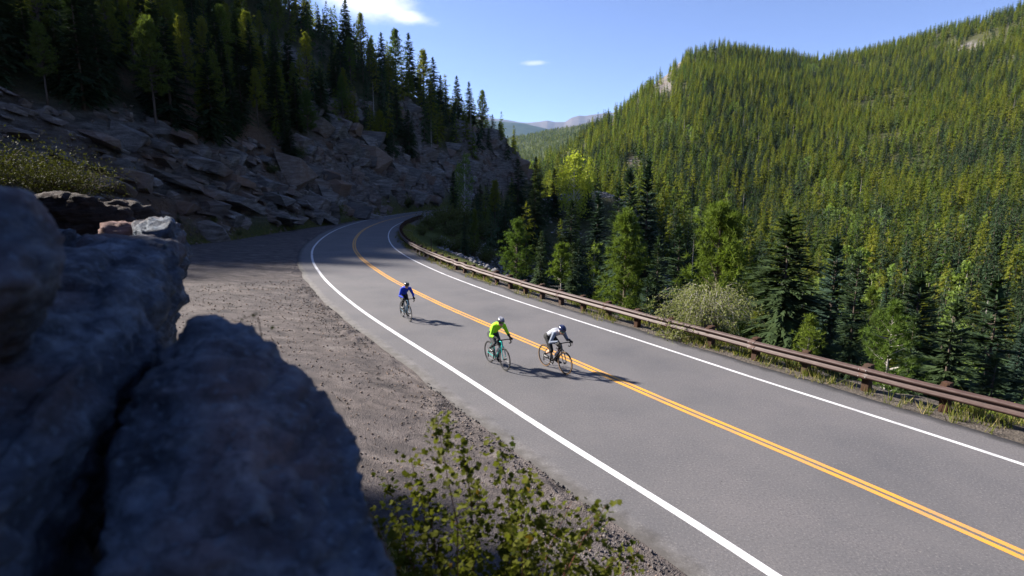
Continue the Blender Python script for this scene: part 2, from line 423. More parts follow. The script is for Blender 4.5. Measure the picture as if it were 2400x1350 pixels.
CLC = CL[::3]; TLC = np.gradient(CLC, axis=0); TLC /= np.linalg.norm(TLC, axis=1, keepdims=True); SLC = SL[::3]
def road_sd(P):
    """along-road s and signed offset (left positive)"""
    D, I = nearest_on(P, CLC); v = P - CLC[I]; t = TLC[I]
    return SLC[I] + (v * t).sum(1), (-t[:, 1] * v[:, 0] + t[:, 0] * v[:, 1]), D

# ------------------------------------------------------------------ terrain shape
TOE = np.array([(13, -14), (6.5, -4.5), (3.0, 1.2), (1.2, 4.2), (-0.6, 6.8), (-3.0, 9.4), (-6.0, 12.0), (-10.5, 15.5), (-16, 20), (-24, 27), (-31, 36), (-34, 45),
                (-32.0, 53), (-29.6, 62), (-28.9, 78), (-27.4, 90), (-26.4, 101), (-25.9, 116), (-24.0, 136), (-20, 155), (-12.5, 175), (-1.5, 194), (11, 209), (15, 213)], float)
RAIL_D = RWD + 1.5
S_ALL = np.arange(0, S_END, 1.5)
def rail_d(s):
    """centre line to guardrail posts; the rail stands further off at the near end"""
    Y_ = np.interp(s, SL, CL[:, 1]); return RWD + np.interp(Y_, [4, 8, 11, 15, 19], [2.3, 2.12, 1.85, 1.68, 1.5])
RIGHT = road_pt(S_ALL, -(rail_d(S_ALL) + 0.45))
FLAT = np.vstack([TOE, RIGHT[::-1]])
def inside(P, poly):
    x, y = P[:, 0], P[:, 1]; r = np.zeros(len(P), bool); n = len(poly); j = n - 1
    for i in range(n):
        xi, yi, xj, yj = *poly[i], *poly[j]
        c = ((yi > y) != (yj > y)) & (x < (xj - xi) * (y - yi) / (yj - yi + 1e-12) + xi); r ^= c; j = i
    return r
def densify(P, step):
    out = []
    for a, b in zip(P[:-1], P[1:]):
        n = max(1, int(np.linalg.norm(b - a) / step)); out += [a + (b - a) * k / n for k in range(n)]
    return np.array(out + [P[-1]])
TOED, RIGHTD = densify(TOE, 1.0), densify(RIGHT, 1.0)
cp = [(p[0], p[1], 0.0) for p in TOE[2::1]] + [(p[0], p[1], 0.0) for p in RIGHT[::6]]
for off, z in ((6, -3.6), (14, -9.0), (28, -18.5), (48, -26.5)):
    for s in np.arange(4, 42, 9.0):
        q = road_pt(np.array([s]), np.array([-(RAIL_D + off)]))[0]; cp.append((q[0], q[1], z))
cp += [  # bank on which the camera stands, raised out of view to shade the boulders
    (0, 0, 3.3), (-1.5, 2, 3.5), (-3, 4.5, 3.6), (-5, 7, 3.4), (-7, 9.5, 3.7), (-9.5, 12.5, 4.3), (-13, 14.5, 5.0), (-9, 5.3, 12.2), (-7.5, 1.8, 10.6), (-8.6, 8.3, 5.9), (-11.5, 10, 6.8), (-12.5, 5.5, 14.0), (-20, 5, 18.5),
    (-14.5, 14.2, 6.8), (-17, 15.8, 7.8), (-24, 20, 9.5), (-31, 27, 9), (-40, 24, 18), (2.5, -4, 2.4), (-5, -5, 7), (-14, -8, 15), (-30, -18, 28), (-60, 0, 30), (4, -14, 4),
    # cliff top and slope behind it
    (-43, 45, 9), (-43.5, 53, 12), (-41.5, 62, 13), (-40.5, 77, 13.5), (-38.5, 90, 13.5), (-37, 102, 14), (-36, 118, 16), (-34, 136, 17.5), (-30, 155, 18.5), (-23, 173, 19.5), (-13, 190, 20),
    (-60, 58, 23), (-60, 75, 26), (-58, 95, 28.5), (-56, 115, 30), (-52, 135, 30), (-46, 155, 30), (-60, 44, 18),
    (-85, 65, 37), (-85, 90, 45), (-82, 115, 49), (-75, 140, 48), (-66, 160, 46), (-85, 45, 27),
    (-57, 174, 50), (-47, 182, 44), (-38, 190, 38), (-27, 199, 32), (-15, 206, 28), (-3, 207, 23), (2, 204, 17),
    (-110, 70, 48), (-115, 100, 64), (-110, 130, 68), (-95, 155, 65), (-73, 168, 60), (-112, 45, 33),
    (-150, 80, 62), (-160, 120, 88), (-140, 160, 88), (-110, 185, 75),
    (-60, 215, 36), (-30, 232, 18), (-4, 226, 14), (-100, 235, 52), (-190, 60, 55), (-150, 20, 32), (-100, 15, 24), (-70, 28, 20), (-110, -30, 34), (-200, 200, 80),
    # inside of the bend, the wooded knoll and its scree
    (-9, 72, -2.0), (-3, 72, -5.5), (8, 75, -13), (22, 76, -20), (40, 75, -26), (-12, 90, -1.5), (-5, 92, -4), (5, 95, -8), (16, 96, -14), (31, 95, -22),
    (-12, 120, -1), (-4, 122, -2), (5, 120, -4.5), (15, 118, -8.5), (25, 118, -14), (40, 118, -22), (0, 145, 0), (10, 150, 2), (20, 153, 3.5), (26.5, 151, 3.0), (32, 148, -3), (44, 145, -15), (60, 140, -24),
    (15, 175, 3), (28, 180, 4), (40, 180, -4), (60, 190, -15),
    # valley floor
    (42, 42, -25.5), (62, 62, -28), (80, 100, -29), (100, 150, -28), (72, 0, -27), (100, 20, -29), (92, 230, -24), (150, 200, -26), (60, -40, -26), (120, -60, -29), (150, 90, -28), (50, 250, -8), (120, 270, -22)]
cp = np.array(cp, float)
def tps_k(r2): return np.where(r2 > 1e-9, 0.5 * r2 * np.log(np.maximum(r2, 1e-9)), 0.0)
_n = len(cp); sc_ = 100.0; cxy = cp[:, :2] / sc_
K = tps_k(((cxy[:, None] - cxy[None]) ** 2).sum(2)) + np.eye(_n) * 2e-4
A = np.zeros((_n + 3, _n + 3)); A[:_n, :_n] = K; A[:_n, _n] = 1; A[:_n, _n + 1:] = cxy; A[_n, :_n] = 1; A[_n + 1:, :_n] = cxy.T
TW = np.linalg.solve(A, np.r_[cp[:, 2], 0, 0, 0])
def tps(P):
    out = np.empty(len(P))
    for k in range(0, len(P), 40000):
        q = P[k:k + 40000] / sc_
        out[k:k + 40000] = tps_k(((q[:, None] - cxy[None]) ** 2).sum(2)) @ TW[:_n] + TW[_n] + q @ TW[_n + 1:]
    return out
HX = [900, 1100, 1150, 1200, 1250, 1300, 1340, 1380, 1420, 1480, 1560, 1620, 1700, 1800, 1900, 2000, 2100, 2250, 2400, 2700, 3200, 4200]
HY = [436, 432, 428, 418, 402, 382, 350, 312, 284, 250, 170, 122, 112, 122, 134, 130, 108, 62, 14, -70, -140, -160]
RX = [1100, 1300, 1400, 1500, 1600, 1800, 2100, 2400, 3000]
RY = [460, 540, 640, 760, 900, 1000, 980, 860, 700]
_hx = np.arange(700, 4300, 10.0); _hy = np.interp(_hx, HX, HY); _kw = np.exp(-0.5 * (np.arange(-9, 10) / 3.2) ** 2); _kw /= _kw.sum()
_hy = np.convolve(np.pad(_hy, 9, 'edge'), _kw, 'valid'); HX, HY = _hx, _hy
_ry = np.interp(_hx, RX, RY); _kw = np.exp(-0.5 * (np.arange(-25, 26) / 9) ** 2); _kw /= _kw.sum(); RX, RY = _hx, np.convolve(np.pad(_ry, 25, 'edge'), _kw, 'valid')
_tt = np.linspace(0, 1.2, 121); _tf = np.interp(_tt, [0.0, 0.17, 0.26, 0.33, 0.40, 0.55, 0.75, 1.0], [0.0, 0.0, 0.17, 0.33, 0.46, 0.66, 0.85, 1.0]); _kw = np.exp(-0.5 * (np.arange(-8, 9) / 3) ** 2); _kw /= _kw.sum(); _tf = np.convolve(np.pad(_tf, 8, 'edge'), _kw, 'valid')
def hill(X, Y):
    """far side of the valley: rises row by row to the skyline"""
    Y = np.maximum(Y, 1.0); x = 1200 + F_PX * X / (Y * math.cos(PITCH))
    for _ in range(4):
        yr = np.interp(x, RX, RY); t = Y / yr
        fr = np.interp(t, _tt, _tf)
        y = 640 + (np.interp(x, HX, HY) - 640) * fr
        q = (675 - y) / F_PX
        h = Y * (q * math.cos(PITCH) - math.sin(PITCH)) / (math.cos(PITCH) + q * math.sin(PITCH))
        x = 1200 + F_PX * X / np.maximum(Y * math.cos(PITCH) - h * math.sin(PITCH), 1.0)
    over = np.maximum(t - 1, 0)
    z = CAM_H + h
    qr = (675 - np.interp(x, HX, HY)) / F_PX; zr = CAM_H + yr * (qr * math.cos(PITCH) - math.sin(PITCH)) / (math.cos(PITCH) + qr * math.sin(PITCH))
    z = np.where(over > 0, np.maximum(zr - over * yr * 0.30, -25), z)
    amp = 0.011 * np.minimum(Y, 900)
    n = fbm(P3(X / 90, Y / 150), 3, 5) - 0.5 + 0.45 * (fbm(P3(X / 28, Y / 40), 3, 9) - 0.5)
    return z + amp * n * 2 * sstep(150, 320, Y)
BALD = [(1552, 190, 26, 42), (1585, 150, 14, 16), (2280, 112, 34, 12), (2370, 140, 22, 10), (1485, 400, 16, 34), (1440, 285, 10, 14)]
def bald_mask(px_, py_, X, Y):
    n = fbm(P3(X / 25, Y / 25), 3, 61); m_ = 0
    for (x, y, a, b) in BALD: m_ = np.maximum(m_, 1 - sstep(0.75, 1.1, np.sqrt(((px_ - x) / a) ** 2 + ((py_ - y) / b) ** 2) + 0.8 * (n - 0.5)))
    return m_
def terrain(X, Y, detail=True):
    X, Y = np.atleast_1d(X).astype(float), np.atleast_1d(Y).astype(float)
    P = np.stack([X, Y], 1); rr = np.hypot(X, Y)
    a = np.zeros(len(X)); near = rr < 330
    if near.any():
        a[near] = tps(P[near])
    b = hill(X, Y); b = np.where(Y < 20, -25 + 0.25 * np.maximum(np.abs(X) - 120, 0), b)
    left = X < 0.02 * Y - 2
    b = np.where(left, np.minimum(b, 20 + 0.1 * rr) * sstep(-300, 0, X) + (30 + 20 * fbm(P3(X / 120, Y / 120), 2, 3)) * (1 - sstep(-300, 0, X)), b)
    w = sstep(190, 300, rr + np.where(X > 60, (X - 60) * 0.6, 0))
    z = a * (1 - w) + b * w
    ins = inside(P, FLAT)
    dt, _ = nearest_on(P[near], TOED); dr, _ = nearest_on(P[near], RIGHTD)
    e = np.full(len(X), 1e3); lt = np.full(len(X), 1e3); e[near] = np.minimum(dt, dr); lt[near] = np.where(dt < dr, dt, 1e3)
    e[ins] = 0
    hillside = (~ins) & near & (dt_full(near, dt, len(X)) < dt_full(near, dr, len(X))) & (X < 16) & (Y < 232)
    if detail:
        rk = rock_mask(X, Y, z, e, hillside)
        n = fbm(P3(X / 9, Y / 9, 0), 4, 21); n2 = fbm(P3(X / 2.6, Y / 2.6, 0.5), 4, 33)
        st = 1.9; ph = z / st + 2.4 * n + 0.03 * X
        z = z + rk * (0.75 * ((np.floor(ph) + sstep(0.55, 1.0, ph - np.floor(ph))) - ph + 0.5) * st + 2.6 * (n - 0.5) + 1.2 * (n2 - 0.5))
        soft = (1 - rk) * sstep(2, 12, e)
        z = z + soft * (1.6 * (n - 0.5) + 0.5 * (n2 - 0.5))
    drf = dt_full(near, dr, len(X)); z = np.where(ins, np.where(drf < 2.6, -0.05, -0.22), z * sstep(0.0, 1.8, e) - 0.05)
    # river-side shoulder drops under the rail
    return z
def dt_full(mask, v, n):
    o = np.full(n, 1e3); o[mask] = v; return o
def rock_mask(X, Y, z, e, hillside):
    n = fbm(P3(X / 14, Y / 14), 3, 41)
    top = 13.5 + 7 * (n - 0.5) + np.clip((Y - 100) / 60, 0, 1) * 4 + 12 * sstep(178, 200, Y)
    m_ = (1 - sstep(top - 1.5, top + 2.5, z)) * sstep(0.3, 2.0, e)
    m_ = np.maximum(m_, 0.9 * sstep(0.58, 0.68, n) * (1 - sstep(60, 80, z)))      # ledges that show between the trees
    return np.where(hillside & (Y > -30), m_, 0.0)
def tz(x, y): return float(terrain(np.array([x]), np.array([y]))[0])
YS = np.geomspace(2.5, 1500, 1400)
def hit(x, y, y0=2.5):
    """first place where the sight line through photo pixel (x, y) meets the ground"""
    g = np.array([at(x, y, q) for q in YS]); zt = terrain(g[:, 0], g[:, 1]); k = np.where((g[:, 2] < zt) & (YS > y0))[0]
    k = k[0] if len(k) else len(YS) - 1
    return np.array((g[k, 0], g[k, 1], zt[k]))

# ground sheet: rings round the camera, fine in front
az = np.r_[np.arange(-180, -48, 2.5), np.arange(-48, 48, 0.2), np.arange(48, 180, 2.5)]
rad = np.r_[np.geomspace(0.6, 8, 40), np.geomspace(8.2, 330, 300), np.geomspace(334, 1700, 120), np.geomspace(1800, 27000, 26)]
AA, RR = np.meshgrid(np.radians(az), rad)
GX, GY = (RR * np.sin(AA)).ravel(), (RR * np.cos(AA)).ravel()
GZ = terrain(GX, GY)
gp = np.stack([GX, GY], 1); gr = np.hypot(GX, GY)
GZ = np.where(gr > 1700, np.minimum(GZ, -25) * 0 - 25, GZ)
na, nr = len(az), len(rad)
ii = np.arange(nr - 1)[:, None] * na + np.arange(na)[None]; jj = np.arange(nr - 1)[:, None] * na + (np.arange(na)[None] + 1) % na
quads = np.stack([ii, jj, jj + na, ii + na], -1).reshape(-1, 4)
gm = mesh_np('ground', np.stack([GX, GY, GZ], 1), quads=quads, mats=[MAT['ground']], smooth=True)
ins = inside(gp, FLAT); nearm = gr < 330
dT = np.full(len(GX), 1e3); dR = np.full(len(GX), 1e3)
dT[nearm] = nearest_on(gp[nearm], TOED)[0]; dR[nearm] = nearest_on(gp[nearm], RIGHTD)[0]
e_ = np.minimum(dT, dR); e_[ins] = 0; hs = (~ins) & nearm & (dT < dR) & (GX < 16) & (GY < 232)
rk = rock_mask(GX, GY, GZ, e_, hs)
nn = fbm(P3(GX / 18, GY / 18), 3, 51)
bpx, bpy_ = project(GX, np.maximum(GY, 1), GZ); bald = np.where(gr > 300, bald_mask(bpx, bpy_, GX, GY), 0.0)
attr(gm, 'rock', np.maximum(rk, bald))
attr(gm, 'dirt', np.where(hs, np.maximum(sstep(0.45, 0.56, nn) * (1 - sstep(16, 24, GZ)) * (1 - 0.85 * sstep(88, 104, GY)), 0.9 * (1 - sstep(1.0, 2.6, GZ)) * sstep(0.35, 0.5, nn)), 0.0))
scx = np.exp(-(((GX - 27) / 11) ** 2 + ((GY - 135) / 24) ** 2)) + 0.9 * np.exp(-(((GX - 2) / 8) ** 2 + ((GY - 70) / 16) ** 2))
attr(gm, 'scree', np.where((~hs) & nearm & (dR > 3), np.clip(scx * 2.2, 0, 1) * sstep(0.30, 0.45, nn), 0))
attr(gm, 'grass', np.where((~hs) & nearm, (1 - sstep(6, 14, dR)) * sstep(0.2, 0.7, dR) * (~ins), 0) + np.where(hs, (1 - sstep(0.4, 2.2, dT)) * 0.8, 0))
attr(gm, 'verge', np.where(ins | (dR < 0.9), 1.0, 0.0))
ground = tag(obj('ground', gm), kind='structure')

# ------------------------------------------------------------------ road, pull-out and painted lines
def strip(name, s, d0, d1, z0, z1, mat, cols=2, skirt=0.0, attrs=False):
    """sheet between offsets d0(s) and d1(s), d0 on the right"""
    s = np.asarray(s); d0 = np.broadcast_to(d0, s.shape); d1 = np.broadcast_to(d1, s.shape); V, L, E = [], [], []
    p, t, n = line_at(s)
    for k in range(cols):
        u = k / (cols - 1); d = d0 + (d1 - d0) * u
        q = p + n * d[:, None]; V.append(np.c_[q, np.full(len(s), z0 + (z1 - z0) * u)]); L.append(d); E.append(np.minimum(d - d0, d1 - d))
    if skirt:
        for d, front in ((d0 - 0.02, True), (d1 + 0.02, False)):
            q = p + n * d[:, None]; a = np.c_[q, np.full(len(s), z0 - skirt)]
            if front: V.insert(0, a); L.insert(0, d); E.insert(0, d * 0)
            else: V.append(a); L.append(d); E.append(d * 0)
    c = len(V); V = np.stack(V, 1); L = np.stack(L, 1); E = np.stack(E, 1); m_ = len(s)
    i = (np.arange(m_ - 1)[:, None] * c + np.arange(c - 1)[None]).ravel()
    me = mesh_np(name, V.reshape(-1, 3), quads=np.stack([i, i + c, i + c + 1, i + 1], 1)[:, ::-1], mats=[mat])
    if attrs: attr(me, 'lat', L.ravel()); attr(me, 'edge', E.ravel())
    return obj(name, me)
ss = np.arange(0, S_END - 1, 0.4)
wob = lambda s, sd_, a: a * (fbm(P3(s / 2.2, s * 0 + sd_), 4, 60 + sd_, 0.6) - 0.5) * 2
tag(strip('road', ss, -(RWD + 1.1) + wob(ss, 1, 0.22), LWD + 1.08 + wob(ss, 2, 0.16), 0.0, 0.0, MAT['asphalt'], 26, 0.07, True), kind='structure')
tag(strip('white_edge_line', ss, LWD - 0.085 + wob(ss, 3, .012), LWD + 0.085 + wob(ss, 4, .012), 0.004, 0.004, MAT['white']), kind='structure')
tag(strip('white_edge_line', ss, -RWD - 0.06 + wob(ss, 5, .012), -RWD + 0.06 + wob(ss, 6, .012), 0.004, 0.004, MAT['white']), kind='structure')
tag(strip('yellow_centre_line', ss, -0.150 + wob(ss, 7, .012), -0.035 + wob(ss, 8, .010), 0.004, 0.004, MAT['yellow']), kind='structure')
tag(strip('yellow_centre_line', ss, 0.035 + wob(ss, 9, .010), 0.155 + wob(ss, 10, .012), 0.004, 0.004, MAT['yellow']), kind='structure')
# pull-out: rough broken asphalt and gravel between road and cliff foot, real bumps
sg = np.r_[np.arange(3, 34, 0.12), np.arange(34, 130, 0.4), np.arange(130, 200, 2.0)]
pg, tg, ng = line_at(sg)
wide = np.array([min(60.0, 40 + 0 * q) for q in sg]); cols = np.r_[np.linspace(0, 0.10, 50), np.linspace(0.105, 1, 120)]
dd = LWD + 1.0 + cols[None] * np.interp(sg, [0, 8, 14, 20, 26, 40, 60, 75, 90, 105, 125, 200], [6, 6, 7, 9, 14, 22, 22, 16, 10, 6.5, 4, 3])[:, None]
GPX = pg[:, None, 0] + ng[:, None, 0] * dd; GPY = pg[:, None, 1] + ng[:, None, 1] * dd
fx, fy = GPX.ravel(), GPY.ravel()
edge_d = (dd - (LWD + 1.08)).ravel()
crumb = fbm(P3(fx * 3.2, fy * 3.2), 4, 71, 0.6); rough = fbm(P3(fx * 0.5, fy * 0.5), 4, 77)
crust = np.exp(-((edge_d - 0.35) / 0.35) ** 2) * sstep(0.42, 0.62, fbm(P3(fx * 1.1, fy * 1.1), 3, 79))
hz = -0.035 + 0.05 * (rough - 0.5) + 0.03 * (crumb - 0.5) * sstep(0.05, 0.5, edge_d) + crust * (0.13 * np.maximum(crumb - 0.42, 0) * 3.0) - 0.03 * sstep(0.3, -0.1, edge_d)
hz = np.where(edge_d < 0.12, -0.03, hz)
gi = (np.arange(len(sg) - 1)[:, None] * len(cols) + np.arange(len(cols) - 1)[None]).ravel(); c_ = len(cols)
gme = mesh_np('gravel_pullout', np.stack([fx, fy, hz], 1), quads=np.stack([gi, gi + c_, gi + c_ + 1, gi + 1], 1)[:, ::-1], mats=[MAT['gravel']], smooth=True)
tag(obj('gravel_pullout', gme), kind='structure')

# ------------------------------------------------------------------ foliage materials
def m_leaf(name, cols, transl=0.25, isl=0.35, rough=0.75, spec=0.06, dead=None):
    t = NT(name)
    c = t.ramp(t.rand(), [(i / max(1, len(cols) - 1), q) for i, q in enumerate(cols)])
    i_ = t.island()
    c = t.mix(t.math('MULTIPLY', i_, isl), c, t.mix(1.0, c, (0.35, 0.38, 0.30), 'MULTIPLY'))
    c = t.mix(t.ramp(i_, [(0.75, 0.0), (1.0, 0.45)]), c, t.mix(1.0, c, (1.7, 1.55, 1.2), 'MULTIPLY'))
    if dead: c = t.mix(t.ramp(i_, [(1 - dead[1], 0.0), (1 - dead[1] + 0.03, 1.0)]), c, dead[0])
    return t.bsdf(c, rough, None, spec, transl=transl, transl_col=t.mix(1.0, c, (1.35, 1.45, 0.8), 'MULTIPLY'))
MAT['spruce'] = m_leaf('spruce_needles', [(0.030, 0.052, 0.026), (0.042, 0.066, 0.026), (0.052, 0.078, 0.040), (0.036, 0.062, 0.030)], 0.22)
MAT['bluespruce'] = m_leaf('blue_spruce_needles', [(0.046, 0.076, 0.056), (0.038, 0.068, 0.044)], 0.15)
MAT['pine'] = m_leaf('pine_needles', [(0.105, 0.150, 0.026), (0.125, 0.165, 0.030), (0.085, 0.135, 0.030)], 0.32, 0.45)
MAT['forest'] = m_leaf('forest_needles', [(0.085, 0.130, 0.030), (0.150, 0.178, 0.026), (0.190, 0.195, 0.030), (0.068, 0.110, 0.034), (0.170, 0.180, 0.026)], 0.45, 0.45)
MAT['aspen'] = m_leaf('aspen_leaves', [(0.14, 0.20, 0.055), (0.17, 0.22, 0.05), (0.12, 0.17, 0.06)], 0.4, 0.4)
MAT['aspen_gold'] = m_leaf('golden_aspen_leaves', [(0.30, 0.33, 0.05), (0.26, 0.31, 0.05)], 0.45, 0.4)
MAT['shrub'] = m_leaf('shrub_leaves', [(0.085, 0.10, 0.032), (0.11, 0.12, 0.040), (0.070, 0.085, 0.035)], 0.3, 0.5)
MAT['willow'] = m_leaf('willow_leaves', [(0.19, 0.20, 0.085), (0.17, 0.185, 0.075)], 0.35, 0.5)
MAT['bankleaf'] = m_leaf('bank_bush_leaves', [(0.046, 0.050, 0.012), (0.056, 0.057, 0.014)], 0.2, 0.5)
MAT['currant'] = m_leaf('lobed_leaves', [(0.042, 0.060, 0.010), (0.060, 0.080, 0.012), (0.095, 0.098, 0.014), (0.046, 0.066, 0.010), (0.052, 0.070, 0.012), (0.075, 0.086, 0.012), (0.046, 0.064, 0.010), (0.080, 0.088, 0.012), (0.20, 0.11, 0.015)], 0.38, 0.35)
MAT['grass'] = m_leaf('grass_blades', [(0.14, 0.15, 0.035), (0.12, 0.14, 0.03)], 0.35, 0.6, dead=((0.28, 0.23, 0.11), 0.28))
def m_bark(name, a, b, sc=6):
    t = NT(name); p = t.coord(); n = t.noise(t.map(p, (6, 6, 1)), sc, 5, 0.65)
    return t.bsdf(t.mix(n, a, b), 0.9, t.bump(n, 0.7, 0.02), 0.15)
MAT['bark'] = m_bark('conifer_bark', (0.045, 0.034, 0.028), (0.14, 0.11, 0.09))
MAT['greybark'] = m_bark('weathered_grey_wood', (0.16, 0.145, 0.13), (0.38, 0.35, 0.32))
MAT['aspenbark'] = m_bark('aspen_bark', (0.22, 0.21, 0.17), (0.55, 0.53, 0.46))
MAT['twig'] = m_bark('twigs', (0.06, 0.045, 0.032), (0.16, 0.12, 0.085))
MAT['redtwig'] = m_bark('reddish_twigs', (0.09, 0.035, 0.025), (0.17, 0.075, 0.05))

# ------------------------------------------------------------------ plant shapes (metres, base at the origin)
def tri_arr(T): T = np.asarray(T); return T.reshape(-1, 3), np.arange(len(T) * 3).reshape(-1, 3)
def limb_tris(A, B, w):
    """slender three-sided limbs from A to B, width w at A"""
    d = unit(B - A); u = unit(np.cross(d, np.array((0.31, 0.2, 0.93)))); v = np.cross(d, u); out = []
    c = [u, -0.5 * u + 0.866 * v, -0.5 * u - 0.866 * v]
    for k in range(3):
        p, q = c[k], c[(k + 1) % 3]
        out.append(np.stack([A + p * w[:, None], A + q * w[:, None], B], 1))
    return np.concatenate(out)
def trunk_mb(h, r, n=7, lean=0.0, seed=0, top=0.06):
    g = np.random.default_rng(seed); pts = []
    k = 7
    ox = np.cumsum(g.normal(0, lean * h / k, k)); oy = np.cumsum(g.normal(0, lean * h / k, k)); ox -= ox[0]; oy -= oy[0]
    for i in range(k): pts.append((ox[i], oy[i], h * i / (k - 1) - (0.4 if i == 0 else 0)))
    return MB().tube(pts, [r * (1 - (1 - top) * i / (k - 1)) for i in range(k)], n)
def spruce(h, rb, nwh, nbr, nsp, seed, droop=0.25, bare=0.06, sprig=0.42, full=0.9, hang=0.0):
    g = np.random.default_rng(seed)
    t = bare + (0.985 - bare) * (np.arange(nwh) / (nwh - 1)) ** 0.92
    t = np.repeat(t, nbr) + g.normal(0, 0.35 / nwh, nwh * nbr); t = np.clip(t, bare * 0.8, 0.995); m_ = len(t)
    azm = g.uniform(0, 2 * np.pi, m_); prof = (1 - t) ** full * (0.55 + 0.45 * np.clip((t + 0.02) / 0.18, 0, 1))
    L = (rb * prof * g.uniform(0.55, 1.12, m_) * (1 + 0.25 * np.sin(azm * 2 + seed)) + 0.035 * h * 0.5)
    el = R(38) * t ** 2 - R(14) * (1 - t) + g.normal(0, 0.10, m_)
    d = np.stack([np.cos(azm) * np.cos(el), np.sin(azm) * np.cos(el), np.sin(el)], 1)
    base = np.stack([0 * t, 0 * t, t * h], 1)
    # foliage sprigs
    s = np.tile((np.arange(nsp) + 0.5) / nsp, (m_, 1)) + g.uniform(-0.5, 0.5, (m_, nsp)) / nsp
    s = 0.12 + 0.88 * np.clip(s, 0, 1)
    p = base[:, None] + d[:, None] * (L[:, None] * s)[..., None]; p[..., 2] -= droop * L[:, None] * s ** 2 * (1 - 0.6 * t[:, None])
    side = np.where(np.arange(nsp) % 2, 1, -1)[None] * np.ones((m_, 1)); yaw = side * g.uniform(0.35, 1.15, (m_, nsp)) * (1.15 - s)
    yaw[:, -1] *= 0.2
    ca, sa = np.cos(yaw), np.sin(yaw)
    sd_ = np.stack([d[:, None, 0] * ca - d[:, None, 1] * sa, d[:, None, 0] * sa + d[:, None, 1] * ca, d[:, None, 2] - g.uniform(0.0, 0.55, (m_, nsp)) * droop * 2], -1); sd_[..., 2] -= hang * g.uniform(0.5, 1.3, (m_, nsp)); sd_ = unit(sd_)
    ln = L[:, None] * sprig * (1.25 - 0.75 * s) * g.uniform(0.7, 1.3, (m_, nsp)) + 0.02 * h * 0.5
    wd = ln * g.uniform(0.34, 0.55, (m_, nsp))
    bx = unit(np.cross(sd_, np.array((0, 0, 1.0))) + g.normal(0, 0.25, sd_.shape))
    T = np.stack([p - bx * wd[..., None] * 0.5, p + bx * wd[..., None] * 0.5, p + sd_ * ln[..., None]], 2).reshape(-1, 3, 3)
    lead = np.array([[(-.02 * h, 0, h * .93), (.02 * h, 0, h * .93), (0, 0, h * 1.02)], [(0, -.02 * h, h * .93), (0, .02 * h, h * .93), (0, 0, h * 1.02)]])
    k = np.arange(0, m_, 2)
    tip = base[k] + d[k] * L[k, None] * 0.8; tip[:, 2] -= droop * L[k] * 0.5
    return np.concatenate([T, lead]), limb_tris(base[k], tip, np.full(len(k), 0.006 * h * 0.35))
def pine(h, rb, nwh, nbr, ntuft, nneed, seed, bare=0.25, shape=0.75, needle=0.26, wid=0.045, up=0.5, limbs=True):
    g = np.random.default_rng(seed)
    t = bare + (0.97 - bare) * np.linspace(0, 1, nwh); t = np.repeat(t, nbr) + g.normal(0, 0.4 / nwh, nwh * nbr); t = np.clip(t, bare, 0.98); m_ = len(t)
    azm = g.uniform(0, 2 * np.pi, m_); u = (t - bare) / (1 - bare)
    L = rb * (np.clip((1 - u), 0, 1) ** shape) * (0.55 + 0.45 * np.clip(u / 0.2, 0, 1)) * g.uniform(0.5, 1.15, m_) + 0.05 * h * 0.3
    el = R(8) + R(40) * u ** 1.5 + g.normal(0, 0.18, m_)
    d = np.stack([np.cos(azm) * np.cos(el), np.sin(azm) * np.cos(el), np.sin(el)], 1); base = np.stack([0 * t, 0 * t, t * h], 1)
    s = g.uniform(0.35, 1.0, (m_, ntuft)); s[:, 0] = 1
    p = base[:, None] + d[:, None] * (L[:, None] * s)[..., None]
    p[..., 2] += up * L[:, None] * s ** 2 * 0.35
    p = p + g.normal(0, 0.05 + 0.10 * rb * 0.5, p.shape) * (0.4 + s[..., None] * 0.6)
    ax = unit(d[:, None] * 0.8 + np.array((0, 0, 0.75)) + g.normal(0, 0.25, p.shape)); p = p.reshape(-1, 3); ax = ax.reshape(-1, 3)
    p = np.concatenate([p, np.array([[0, 0, h * 0.985], [0, 0, h * 0.95]])]); ax = np.concatenate([ax, np.array([[0, 0, 1.0], [0, 0.1, 1.0]])])
    q = len(p)
    nd = unit(ax[:, None] * g.uniform(0.15, 1.0, (q, nneed, 1)) + g.normal(0, 0.62, (q, nneed, 3)))
    ln = needle * g.uniform(0.6, 1.2, (q, nneed, 1)); sidev = unit(np.cross(nd, g.normal(0, 1, nd.shape))) * wid * 0.5
    p0 = p[:, None] + nd * 0.02
    T = np.stack([p0 - sidev, p0 + sidev, p0 + nd * ln], 2).reshape(-1, 3, 3)
    tip = base + d * L[:, None] * 0.95; tip[:, 2] += up * L * 0.33
    return T, limb_tris(base, tip, np.full(m_, 0.004 * h + 0.006))
def leaf_quads(p, size, g, flat=0.0, elong=1.3):
    n = len(p); a = unit(g.normal(0, 1, (n, 3)) + np.array((0, 0, flat))); u = unit(np.cross(a, g.normal(0, 1, (n, 3)))); v = np.cross(a, u)
    s = size * g.uniform(0.6, 1.25, (n, 1))
    A, B, C, D = p - u * s * elong * 0.5, p + v * s * 0.42, p + u * s * elong * 0.5, p - v * s * 0.42
    return np.concatenate([np.stack([A, B, C], 1), np.stack([A, C, D], 1)], 1).reshape(-1, 3, 3)
